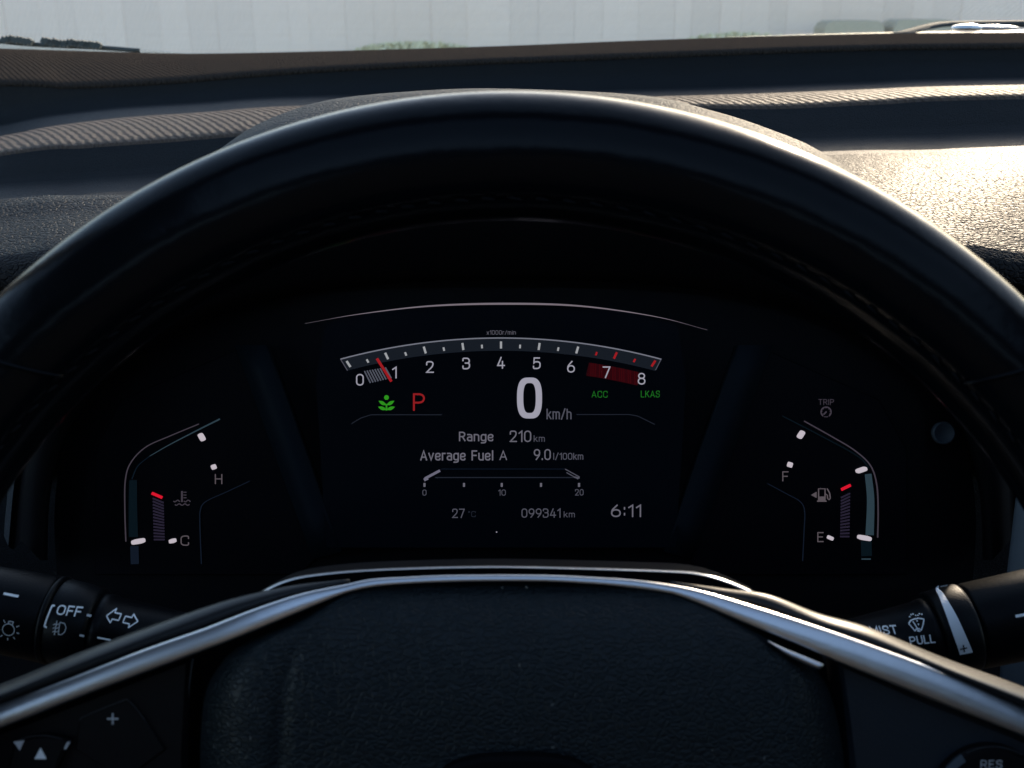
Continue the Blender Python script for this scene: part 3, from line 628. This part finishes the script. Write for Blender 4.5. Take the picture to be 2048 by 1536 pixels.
# pump symbol
bm = bmesh.new()
slab(pxpoly(F, [(1636, 993), (1651, 993), (1651, 1001), (1653, 1001), (1653, 1003.5), (1634, 1003.5), (1634, 1001), (1636, 1001)], z1), z1, z1 + .0002, bm)
stroke(F, [(1637, 993), (1637, 977.5), (1650, 977.5), (1650, 993)], 2.4, z1, .00025, bm=bm)
stroke(F, [(1651, 988), (1654.5, 990), (1655, 997), (1658, 999.5), (1660.5, 996), (1659, 986), (1654, 977)], 2.2, z1, .0003, bm=bm)
slab(pxpoly(F, [(1622, 990), (1633, 983.5), (1633, 996)], z1), z1, z1 + .0002, bm)
obj('fuel_icon', bm, M['gtxt'], fg, smooth=False, label='fuel pump symbol with arrow to the left')
text('TRIP', F, 1652, 804, 31, 11.5, z1, M['outline'], cl, 'lettering', 'dim letters TRIP')
bm = stroke(F, [(1652 + 10 * math.cos(a), 824 + 10 * math.sin(a)) for a in np.linspace(R(125), R(415), 30)], 2.4, z1, .0002)
stroke(F, [(1648, 833.5), (1656, 833.5)], 1.5, z1, .0002, bm=bm); stroke(F, [(1653, 823), (1647, 829)], 2.6, z1, .0003, bm=bm); 
for a in range(150, 400, 40): stroke(F, [(1652 + 7.2 * math.cos(R(a)), 824 + 7.2 * math.sin(R(a))), (1652 + 9 * math.cos(R(a)), 824 + 9 * math.sin(R(a)))], 1.3, z1, .00025, bm=bm)
obj('trip_icon', bm, M['outline'], cl, smooth=False, label='small dial symbol under TRIP')
kc = F.p(1888, 866, .0); bm = bmesh.new()
rings = [(.0052, -.002), (.0052, .0002), (.0049, .0005), (.0044, .0006), (.0042, .0004), (.0001, .0004)]
grid([[(kc.x + r_ * math.cos(a), kc.y + r_ * math.sin(a), h_) for a in np.linspace(0, 2 * math.pi, 32, endpoint=False)] for r_, h_ in rings], True, bm)
obj('trip_knob', bm, mat('knob_plastic', (.022, .032, .042), .6), cl, label='round grey trip reset knob')
# clear lens
lens = bpy.data.materials.new('cluster_lens'); lens.use_nodes = True; N = lens.node_tree.nodes; Lk = lens.node_tree.links
N.remove(N['Principled BSDF']); tr = N.new('ShaderNodeBsdfTransparent'); tr.inputs[0].default_value = (.98, .98, .98, 1)
gs = N.new('ShaderNodeBsdfGlossy'); gs.inputs['Roughness'].default_value = .25; gs.inputs[0].default_value = (.2, .2, .22, 1)
f3 = pane_fresnel(N, Lk, .008, .5); mx = N.new('ShaderNodeMixShader')
Lk.new(f3.outputs[0], mx.inputs[0]); Lk.new(tr.outputs[0], mx.inputs[1]); Lk.new(gs.outputs[0], mx.inputs[2]); Lk.new(mx.outputs[0], N['Material Output'].inputs[0])
lp = catmull([(150, 1180), (140, 1000), (190, 800), (320, 680), (570, 595), (1002, 575), (1440, 595), (1710, 680), (1840, 790), (1845, 1000), (1850, 1180)], 50)
bm = bmesh.new(); bm.faces.new([bm.verts.new(F.p(px, py, .012 - .006 * (1180 - py) / 600)) for px, py in lp])
obj('clear_lens', bm, lens, cl, smooth=False)

# steering column shroud
col = thing('steering_column', 'black steering column shroud below the instruments, behind the wheel', 'steering column', cam_pt(1020, 1300, .40), CAMROT)
Fc = Frame(1020, 1300, .40)
rows = []
for dz, sc in ((-.09, 1.15), (-.04, 1.05), (0, 1.0), (.02, .97), (.035, .9)):
    rows.append([Fc.p(1020 + 520 * sc * math.copysign(abs(math.cos(a)) ** .6, math.cos(a)), 1480 - 300 * sc * math.copysign(abs(math.sin(a)) ** .7, math.sin(a)), dz) for a in np.linspace(0, 2 * math.pi, 48, endpoint=False)])
obj('shroud', grid(rows, True, cap=True), M['void'], col)

# ================================================================== STALKS
def stalk(name, label, fr, ang, segs, toward):
    """lathe along local x; segs = list of (x_px, r_px); returns object and the function that wraps print on it"""
    t = thing(name, label, 'control stalk', fr.world, (Matrix.Rotation(R(90 - PITCH), 4, 'X') @ Matrix.Rotation(R(ang), 4, 'Z')).to_euler())
    return t
def lathe(segs, n=48):
    return grid([[(x_, r_ * math.cos(a), r_ * math.sin(a)) for a in np.linspace(0, 2 * math.pi, n, endpoint=False)] for x_, r_ in segs], True, cap=True)
def wrap(me_o, rfun, lift=.0002):
    for v in me_o.data.vertices:
        r_ = rfun(v.co.x); v.co.z = math.sqrt(max(1e-8, r_ * r_ - v.co.y ** 2)) + lift
def st_text(s, par, cx, cy, w_, h_, rfun, m, label, rot=0, bold=0.0):
    v, f = glyph(s, w_, h_, h_ * .15); P = v; ca, sa = math.cos(R(rot)), math.sin(R(rot))
    me = bpy.data.meshes.new('lettering'); me.from_pydata([(cx + x_ * ca - y_ * sa, cy + x_ * sa + y_ * ca, 0) for x_, y_ in P], [], f)
    o = obj('lettering', me, m, par, label, smooth=False); wrap(o, rfun); return o
def st_strokes(name, par, lines, wd, rfun, m, label, fills=()):
    bm = bmesh.new()
    for L in lines:
        P = []
        for a, b_ in zip(L[:-1], L[1:]):
            for t in np.linspace(0, 1, 5, endpoint=False): P.append((a[0] + (b_[0] - a[0]) * t, a[1] + (b_[1] - a[1]) * t))
        P.append(L[-1]); P = [np.array(p) for p in P]; prev = None
        for i, p in enumerate(P):
            t = P[min(i + 1, len(P) - 1)] - P[max(i - 1, 0)]; t = t / (np.linalg.norm(t) or 1); nn = np.array([-t[1], t[0]]) * wd / 2
            cur = (bm.verts.new((*(p + nn), 0)), bm.verts.new((*(p - nn), 0)))
            if prev: bm.faces.new((prev[0], prev[1], cur[1], cur[0]))
            prev = cur
    me = bpy.data.meshes.new(name); bm.to_mesh(me); bm.free()
    o = obj(name, me, m, par, label, smooth=False); wrap(o, rfun); return o
# left stalk: origin at pixel (90,1235), depth .37
DL = .37; kL = DL / FPX
FL = Frame(126, 1242, DL); AL = -10
tl = stalk('lighting_stalk', 'black lighting and indicator stalk with white OFF print, left of the wheel hub', FL, AL, None, None)
def u(px): return px * kL
obj('end_knob', lathe([(u(-420), u(20)), (u(-405), u(70)), (u(-380), u(76)), (u(-200), u(82)), (u(-24), u(86)), (u(-20), u(83)), (u(-16), u(78))]), M['stalk'], tl)
obj('collar', lathe([(u(-18), u(70)), (u(-17), u(87)), (u(-12), u(88)), (u(-8), u(85)), (u(-7), u(70))]), M['stalk'], tl)
obj('rotary_ring', lathe([(u(-9), u(60)), (u(-7), u(80)), (u(-3), u(83)), (u(66), u(78)), (u(72), u(73)), (u(73), u(60))]), M['stalk'], tl)
obj('stalk_body', lathe([(u(70), u(50)), (u(72), u(68)), (u(96), u(68)), (u(97), u(66)), (u(260), u(56)), (u(420), u(52)), (u(600), u(50))]), M['stalk'], tl)
def loc(px, py, frx, ang):       # pixel -> stalk local coordinates
    ff_ = (DL - u(82)) / DL; dx, dy = (px - 1024) * ff_ - (frx[0] - 1024), -((py - 768) * ff_ - (frx[1] - 768)); c_, s_ = math.cos(R(-ang)), math.sin(R(-ang))
    return (u(dx * c_ - dy * s_) * frx[2], u(dx * s_ + dy * c_) * frx[2])
LF = (126, 1242, 1.0)
ql = lambda px, py: loc(px, py, LF, AL)
rk = lambda x_: u(88); rr_ = lambda x_: u(81.5); rb = lambda x_: u(np.interp(x_ / kL, [97, 260, 420], [66.5, 56.5, 52.5]))
st_strokes('index_line', tl, [[ql(2, 1189), ql(32, 1195)]], u(4), rk, M['print'], 'short white index line')
cx, cy = 20, 1258
ic = [[ql(cx + 12 * math.cos(a), cy + 12 * math.sin(a)) for a in np.linspace(0, 2 * math.pi, 20)]]
for a in (20, 60, 100, 140, 180, 340): ic.append([ql(cx + 17 * math.cos(R(a)), cy + 17 * math.sin(R(a))), ql(cx + 23 * math.cos(R(a)), cy + 23 * math.sin(R(a)))])
ic += [[ql(cx, cy - 12), ql(cx + 1, cy - 17), ql(cx + 10, cy - 16), ql(cx + 8, cy - 10)], [ql(cx - 10, cy - 20), ql(cx - 6, cy - 14)]]
st_strokes('lamp_icon', tl, ic, u(1.8), rk, M['print_dim'], 'grey lamp symbol with rays')
c1 = ql(134, 1224); st_text('OFF', tl, c1[0], c1[1], u(47), u(17.5), rr_, M['print'], 'white letters OFF', 4)
st_strokes('bracket', tl, [[ql(105, 1214), ql(100, 1213), ql(90, 1252), ql(95, 1254)]], u(3.2), lambda x_: u(84.5), M['print'], 'white bracket beside OFF')
fc = [[ql(119, 1245), ql(117, 1269), ql(124, 1269), ql(130, 1263), ql(132, 1255), ql(128, 1247), ql(119, 1245)], [ql(113, 1242), ql(109, 1270)]]
for k_ in range(3): fc.append([ql(106 + k_ * -.5, 1250 + k_ * 7), ql(110, 1248 + k_ * 7), ql(113, 1250 + k_ * 7), ql(117, 1248 + k_ * 7)])
st_strokes('fog_icon', tl, fc, u(1.6), rr_, M['print_dim'], 'grey fog lamp symbol')
st_strokes('index_line', tl, [[ql(168, 1233), ql(177, 1235)], [ql(158, 1271), ql(167, 1273)]], u(4), lambda x_: u(78), M['print_dim'], None)
st_strokes('index_line', tl, [[ql(181, 1277), ql(215, 1284)]], u(3.4), rb, M['print'], None)
st_strokes('arrow_icon', tl, [[ql(202, 1238), ql(217, 1226), ql(216, 1233), ql(229, 1236), ql(227, 1247), ql(214, 1244), ql(212, 1251), ql(202, 1238)],
                              [ql(264, 1250), ql(252, 1237), ql(251, 1243), ql(238, 1240), ql(236, 1251), ql(249, 1254), ql(248, 1261), ql(264, 1250)]], u(2.2), rb, M['print'], 'pair of white outline turn arrows')
# right stalk
FR = Frame(1896, 1262, DL); AR = 12
tr_ = stalk('wiper_stalk', 'black wiper stalk with pale crescent and PULL print, right of the wheel hub', FR, AR, None, None)
RF = (1896, 1262, 1.0); qr = lambda px, py: loc(px, py, RF, AR)
obj('stalk_body', lathe([(u(-600), u(50)), (u(-420), u(54)), (u(-200), u(62)), (u(-52), u(70)), (u(-50), u(72)), (u(-34), u(74)), (u(-32), u(60))]), M['stalk'], tr_)
obj('rotary_ring', lathe([(u(-34), u(60)), (u(-32), u(80)), (u(-28), u(84)), (u(30), u(88)), (u(36), u(86)), (u(38), u(70))]), M['stalk'], tr_)
obj('end_knob', lathe([(u(38), u(70)), (u(42), u(80)), (u(48), u(85)), (u(260), u(88)), (u(400), u(84)), (u(425), u(70)), (u(440), u(30))]), M['stalk'], tr_)
rR = lambda x_: u(88); rK = lambda x_: u(87.5); rB_ = lambda x_: u(np.interp(x_ / kL, [-600, -420, -200, -52], [50, 54, 62, 70]) + .6)
# crescent
bm = bmesh.new(); prev = None
le = catmull([(1909, 1187), (1898, 1200), (1896, 1225), (1903, 1265), (1918, 1309)], 24); re_ = catmull([(1911, 1187), (1909, 1205), (1917, 1235), (1929, 1270), (1944, 1304)], 24)
for a, b_ in zip(le, re_):
    rw = [bm.verts.new((*qr(a[0] + (b_[0] - a[0]) * t, a[1] + (b_[1] - a[1]) * t), 0)) for t in (0, .33, .66, 1)]
    if prev:
        for j in range(3): bm.faces.new((prev[j], prev[j + 1], rw[j + 1], rw[j]))
    prev = rw
me = bpy.data.meshes.new('crescent_mark'); bm.to_mesh(me); bm.free(); o = obj('crescent_mark', me, M['crescent'], tr_, 'pale grey crescent scale with plus sign', smooth=False); wrap(o, rR)
st_strokes('plus_mark', tr_, [[qr(1917, 1297), qr(1931, 1294)], [qr(1923, 1288), qr(1926, 1303)]], u(2.8), lambda x_: u(89.2), M['black'], 'black plus sign')
st_strokes('index_line', tr_, [[qr(1914, 1189), qr(1929, 1186)]], u(2), rR, M['print_dim'], None)
st_strokes('index_line', tr_, [[qr(2030, 1232), qr(2062, 1226)]], u(5), rK, M['print'], None)
c1 = qr(1779, 1268); st_text('MIST', tr_, c1[0], c1[1], u(49), u(15), rB_, M['print'], 'white letters MIST', -6)
c1 = qr(1850, 1283); st_text('PULL', tr_, c1[0], c1[1], u(48), u(16), rB_, M['print'], 'white letters PULL', -5)
wi = [[qr(1829, 1254), qr(1834, 1249), qr(1841, 1246), qr(1850, 1244), qr(1860, 1245), qr(1855, 1256), qr(1850, 1265), qr(1846, 1262), qr(1841, 1263), qr(1838, 1267), qr(1829, 1254)],
      [qr(1838, 1250), qr(1846, 1268)], [qr(1846, 1247), qr(1846, 1250)], [qr(1847, 1253), qr(1847, 1256)], [qr(1842, 1266), qr(1848, 1267)]]
for a in range(0, 7): wi.append([qr(1834 + a * 4, 1243 - 4 * abs(math.sin(a * .9)) - a * .4), qr(1836 + a * 4, 1242 - 4 * abs(math.sin(a * .9)) - a * .4)])
st_strokes('wiper_icon', tr_, wi, u(1.8), rB_, M['print'], 'white windscreen washer symbol')

# ================================================================== STEERING WHEEL
FWm = Frame(1020, 1654, .27)
sw = thing('steering_wheel', 'black leather steering wheel with silver V shaped spoke trim filling the foreground', 'steering wheel', FWm.world, CAMROT)
RC, RT = .1684, .0156
NS, NT = 220, 36
def rim_pt(a, b_, lift=0):
    # slightly flattened grip section; b_=0 outward, 90 toward driver
    ro = RT * (1.0 + .04 * math.cos(2 * b_)) + lift
    rad = RC + ro * math.cos(b_) * .98; return Vector((rad * math.cos(a), rad * math.sin(a), ro * 1.06 * math.sin(b_)))
SE = R(143)                            # seam angle on the section, on the inner side facing the driver
rows = []
angs = [2 * math.pi * k / NT for k in range(NT)] + [SE - R(3), SE, SE + R(3)]; angs = sorted(set(angs))
for i in range(NS):
    a = 2 * math.pi * i / NS
    rows.append([rim_pt(a, b_, -.0007 if abs(b_ - SE) < 1e-6 else 0) for b_ in angs])
rows.append(rows[0]); bm = grid(rows, True); bmesh.ops.remove_doubles(bm, verts=bm.verts, dist=1e-6)
rim = obj('rim', bm, M['leather_rim'], sw)
# stitches straddling the seam
bm = tube([(-.0016, 0, 0), (-.0008, 0, .0004), (.0008, 0, .0004), (.0016, 0, 0)], [.00018, .00028, .00028, .00018], 6)
s0 = None
for i in range(150):
    a = 2 * math.pi * (i + .3) / 150
    if s0 is None: s0 = obj('stitch', bm, M['thread'], rim); s = s0
    else: s = s0.copy(); C.objects.link(s); s.parent = rim
    p = rim_pt(a, SE, .0000); s.location = p
    s.rotation_euler = (0, 0, a + R(90) - R(10))
# leather joint seams on the rim
for a0, a1 in ((142, 133.6), (37.5, 45.5)):
    pts = [rim_pt(R(a0) + (R(a1) - R(a0)) * t, R(-30) + (SE - R(-30)) * t, .0001) for t in np.linspace(0, 1, 24)]
    obj('joint_seam', tube(pts, .0006, 8), M['leather_rim'], rim)

def ribbon(name, top, bot, zt, zb, bul, m, th=.006, n=90, prof=9, parent=sw, label=None):
    a_, b3 = catmull(top, n), catmull(bot, n); rows = []
    zt = zt if callable(zt) else (lambda t, v=zt: v); zb = zb if callable(zb) else (lambda t, v=zb: v); bl = bul if callable(bul) else (lambda t, v=bul: v)
    for i in range(n):
        t = i / (n - 1); A = FWm.p(*a_[i], zt(t)); B = FWm.p(*b3[i], zb(t)); r_ = []
        for k_ in range(prof):
            s = k_ / (prof - 1); p = A.lerp(B, s); p.z += bl(t) * (math.sin(math.pi * s) ** .7); r_.append(p)
        a4, b4 = np.array(a_[i]), np.array(b3[i]); r_ += [FWm.p(*(b4 + (a4 - b4) * .25), zb(t) - th), FWm.p(*(a4 + (b4 - a4) * .25), zt(t) - th)]; rows.append(r_)
    return obj(name, grid(rows, True, cap=True), m, parent, label)
# silver trim
stop = [(-190, 1478), (0, 1407), (146, 1353), (293, 1297), (410, 1256), (500, 1221), (600, 1188), (695, 1168), (744, 1158), (830, 1153), (915, 1150), (1086, 1150), (1200, 1155), (1281, 1161), (1369, 1174), (1448, 1194), (1594, 1239), (1741, 1289), (1887, 1344), (2048, 1415), (2230, 1495)]
sbot = [(-190, 1528), (0, 1457), (176, 1388), (293, 1344), (440, 1289), (520, 1257), (600, 1224), (652, 1202), (710, 1181), (793, 1169), (939, 1163), (1086, 1163), (1170, 1167), (1232, 1172), (1330, 1185), (1379, 1200), (1500, 1251), (1594, 1289), (1682, 1327), (1858, 1397), (2048, 1473), (2230, 1550)]
mid = lambda t: math.exp(-((t - .5) / .17) ** 4)
silver = ribbon('silver_trim', stop, sbot, lambda t: -.0125 - .0045 * mid(t), lambda t: -.0108 - .0056 * mid(t), lambda t: .0011 - .0007 * mid(t), M['silver'], n=140, prof=13, label='satin silver V shaped trim along the spokes')
# black spoke frame above the silver
ftop_l = [(-190, 1435), (0, 1368), (146, 1309), (293, 1254), (440, 1204), (530, 1181), (600, 1168), (700, 1158)]
fbot_l = [(-190, 1480), (0, 1409), (146, 1355), (293, 1299), (410, 1258), (500, 1223), (600, 1190), (700, 1169)]
ribbon('spoke_frame', ftop_l, fbot_l, lambda t: -.019 - .004 * t, lambda t: -.0145 - .009 * t ** 2, lambda t: .005 * (1 - t * t) + .0006, M['gloss_black'], n=60, prof=11, th=.012)
ftop_r = [(1340, 1162), (1448, 1177), (1536, 1189), (1638, 1227), (1741, 1256), (1887, 1315), (2048, 1374), (2230, 1450)]
fbot_r = [(1340, 1172), (1448, 1196), (1520, 1216), (1594, 1241), (1741, 1291), (1887, 1346), (2048, 1417), (2230, 1497)]
ribbon('spoke_frame', ftop_r, fbot_r, lambda t: -.023 + .004 * t, lambda t: -.0235 + .009 * min(1, t * 1.6), lambda t: .005 * min(1, t * 1.5) + .0006, M['gloss_black'], n=60, prof=11, th=.012)
# thin line behind the silver
ht = [(515, 1187), (563, 1163), (622, 1149), (744, 1138), (939, 1132), (1086, 1133), (1330, 1140), (1403, 1146), (1457, 1161), (1510, 1184)]
hb = [(520, 1192), (568, 1167), (626, 1153), (746, 1142), (940, 1136), (1086, 1137), (1329, 1144.5), (1400, 1151), (1452, 1166), (1505, 1190)]
ribbon('hub_rim', ht, hb, -.028, -.027, .0006, M['silver'], n=80, prof=6, th=.004, label='thin silver line round the top of the hub')
hubp = catmull([(500, 1200), (563, 1166), (622, 1152), (744, 1141), (1010, 1135), (1330, 1143), (1403, 1149), (1457, 1164), (1520, 1192)], 40)
poly = [(x_, y_) for x_, y_ in hubp] + [(1640, 1300), (1720, 1600), (1500, 2000), (550, 2000), (330, 1600), (400, 1300)]
obj('hub_back', slab([tuple(FWm.p(x_, y_, -.03))[:2] for x_, y_ in poly], -.045, -.0295), M['void'], sw, smooth=False)
# airbag cover
LE = yof([(1172, 720), (1185, 690), (1240, 590), (1290, 480), (1335, 436), (1400, 408), (1536, 400), (1700, 410), (1900, 480), (2000, 600), (2030, 760)])
RE = yof([(1172, 1300), (1185, 1345), (1240, 1480), (1290, 1570), (1335, 1630), (1400, 1665), (1536, 1690), (1700, 1690), (1900, 1600), (2000, 1440), (2030, 1300)])
ys = [1168, 1171, 1176, 1184, 1195, 1210, 1228] + list(range(1250, 2030, 22))
rows = []
for y_ in ys:
    l_, r_ = LE(y_), RE(y_); row_ = []
    for s in [0, .008, .02, .04, .07] + list(np.linspace(.08, .92, 90)) + [.93, .96, .98, .992, 1]:
        px = l_ + (r_ - l_) * s
        e = min((y_ - 1166) / 330, (2040 - y_) / 150, (px - l_ + 3) / 120, (r_ - px + 3) / 120); e = max(0, min(1, e))
        zz = -.0215 + .016 * math.sqrt(max(0, 1 - (1 - e) ** 2))
        # crease of the left seam
        cx_ = float(np.interp(y_, [1190, 1240, 1300, 1400, 1536, 2000], [660, 618, 585, 562, 553, 560]))
        zz -= .0026 * math.exp(-((px - cx_) / 15) ** 2) * e
        row_.append(FWm.p(px, y_, zz))
    rows.append(row_)
rows = rows + []
bm = grid(rows)
obj('airbag_cover', bm, M['airbag'], sw)
# recess for the badge, only its upper edge in view
bp2 = [(1035 + 190 * math.copysign(abs(math.cos(a)) ** .7, math.cos(a)), 1640 + 124 * math.copysign(abs(math.sin(a)) ** .8, math.sin(a))) for a in np.linspace(0, 2 * math.pi, 40, endpoint=False)]
obj('badge_plate', slab([tuple(FWm.p(x_, y_, -.0005))[:2] for x_, y_ in bp2], -.01, -.0008, bevel=.001), M['void'], sw, smooth=False)
# right lower spoke panel
def plate(name, pts, z0, z1_, m, bevel=.0012, par=sw, label=None, smooth=False):
    return obj(name, slab([tuple(FWm.p(x_, y_, z1_))[:2] for x_, y_ in pts], z0, z1_, bevel=bevel), m, par, label, smooth)
def curved_plate(name, L, Rr, y0, y1, zf, m, n=20):
    rows = []
    for y_ in np.linspace(y0, y1, n):
        rows.append([FWm.p(L(y_) + (Rr(y_) - L(y_)) * s, y_, zf(s, (y_ - y0) / (y1 - y0))) for s in (0, .01, .03, .06, .12, .25, .45, .7, 1)])
    return obj(name, grid(rows), m, sw)
pr = [(1680, 1326)] + [(1760, 1360), (1858, 1400), (2048, 1476), (2230, 1553)] + [(2230, 1900), (1990, 1990), (1780, 1900), (1716, 1700), (1703, 1536), (1694, 1440)]
plate('spoke_panel', pr, -.03, -.016, M['dark_trim'], .0015)
pl = [(378, 1318), (300, 1346), (176, 1392), (0, 1460), (-190, 1530), (-190, 1900), (60, 1990), (330, 1900), (370, 1700), (372, 1500)]
plate('spoke_panel', pl, -.03, -.0175, M['button'], .0015)
ribbon('panel_edge_reflection', [(385, 1318), (380, 1350), (377, 1392)], [(388, 1318), (382, 1350), (378, 1392)], -.0165, -.0165, .0004, mat('edge_reflection', (.12, .13, .14), .4, .6), th=.003, n=12)  # paler strip paints the reflection along the panel edge
ribbon('trim_tip', [(1535, 1280), (1570, 1297), (1610, 1313), (1648, 1329)], [(1537, 1283), (1568, 1307), (1606, 1326), (1636, 1339)], -.008, -.008, .0006, M['silver'], th=.003, n=20, label='small silver tip below the right spoke trim')
# left buttons
b1 = [(158, 1443), (166, 1434), (246, 1401), (258, 1402), (290, 1440), (330, 1500), (250, 1560), (150, 1500)]
vb = plate('rocker_button', b1, -.0175, -.0166, M['button'], .0004)
plate('plus_mark', [(214, 1436.5), (223.5, 1436.5), (223.5, 1427), (226.5, 1427), (226.5, 1436.5), (236, 1436.5), (236, 1439.5), (226.5, 1439.5), (226.5, 1449), (223.5, 1449), (223.5, 1439.5), (214, 1439.5)], -.0166, -.0163, M['print_dim'], 0, par=vb)
b2_ = [(26, 1487)] + [tuple(p) for p in catmull([(40, 1479), (82, 1471), (122, 1477), (139, 1482)], 8)] + [(120, 1520), (90, 1600), (0, 1600)]
db = plate('direction_pad', b2_, -.0175, -.0148, M['button'], .0008)
plate('arrow_mark', [(80.5, 1496), (92, 1518), (69, 1518)], -.0148, -.0145, M['print'], 0, par=db)
plate('arrow_mark', [(27, 1484), (48, 1481), (39, 1501)], -.0148, -.0145, M['print_dim'], 0, par=db)
plate('pad_edge', [(134, 1484), (140, 1485), (131, 1499), (128, 1498)], -.0148, -.0144, M['print_dim'], 0, par=db)
# right dial
cxd, cyd = 1985, 1610
dd = [(cxd + 118 * math.cos(a), cyd - 118 * math.sin(a)) for a in np.linspace(0, 2 * math.pi, 48, endpoint=False)]
dial = plate('control_dial', dd, -.0165, -.0125, M['button'], .0010, smooth=False)
bm = stroke(FWm, [(cxd + 112 * math.cos(R(a)), cyd - 112 * math.sin(R(a))) for a in np.linspace(122, 150, 10)], 16, -.0124, .0006)
obj('dial_segment', bm, mat('dial_grey', (.05, .07, .09), .4), dial, smooth=False)
text('RES', FWm, 1982, 1528, 43, 17, -.0123, M['print_dim'], dial, label='grey letters RES')

# loose dust on the airbag cover
dm = mat('dust', (.14, .14, .13), .9); bm = bmesh.new(); ab = bpy.data.objects['airbag_cover'].data
random.seed(11); vs_ = [v for v in ab.vertices]
for i in range(70):
    v = random.choice(vs_); c = v.co + Vector((random.uniform(-.001, .001), random.uniform(-.001, .001), .00012)); r_ = random.choice((.00010, .00014, .0002)); a = random.uniform(0, 3)
    L = r_ * random.choice((1, 1.3, 3)); d = Vector((math.cos(a), math.sin(a), 0)); n_ = Vector((-math.sin(a), math.cos(a), 0))
    bm.faces.new([bm.verts.new(c + d * L), bm.verts.new(c + n_ * r_), bm.verts.new(c - d * L), bm.verts.new(c - n_ * r_)])
obj('dust_fleck', bm, dm, sw, smooth=False, kind='stuff')

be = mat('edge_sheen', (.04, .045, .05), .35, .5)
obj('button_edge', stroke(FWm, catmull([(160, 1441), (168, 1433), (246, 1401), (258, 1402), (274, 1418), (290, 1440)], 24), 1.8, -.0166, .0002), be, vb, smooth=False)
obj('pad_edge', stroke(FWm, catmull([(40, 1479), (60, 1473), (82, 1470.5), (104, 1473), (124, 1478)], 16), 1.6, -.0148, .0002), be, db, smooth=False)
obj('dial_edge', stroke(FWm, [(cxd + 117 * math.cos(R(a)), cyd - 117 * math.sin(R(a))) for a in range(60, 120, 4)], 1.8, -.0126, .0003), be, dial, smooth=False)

bm = bmesh.new()
for i in range(45):
    c = F.p(random.uniform(300, 1750), random.uniform(700, 1120), 0); c.z = .013 - .006 * .5 + .0006; r_ = random.choice((.00006, .00009, .00013))
    bm.faces.new([bm.verts.new(c + Vector(q) * r_) for q in ((1, 0, 0), (0, 1, 0), (-1, .2, 0), (0, -1, 0))])
obj('dust_fleck', bm, mat('lens_dust', (.12, .12, .13), .9), cl, smooth=False, kind='stuff')
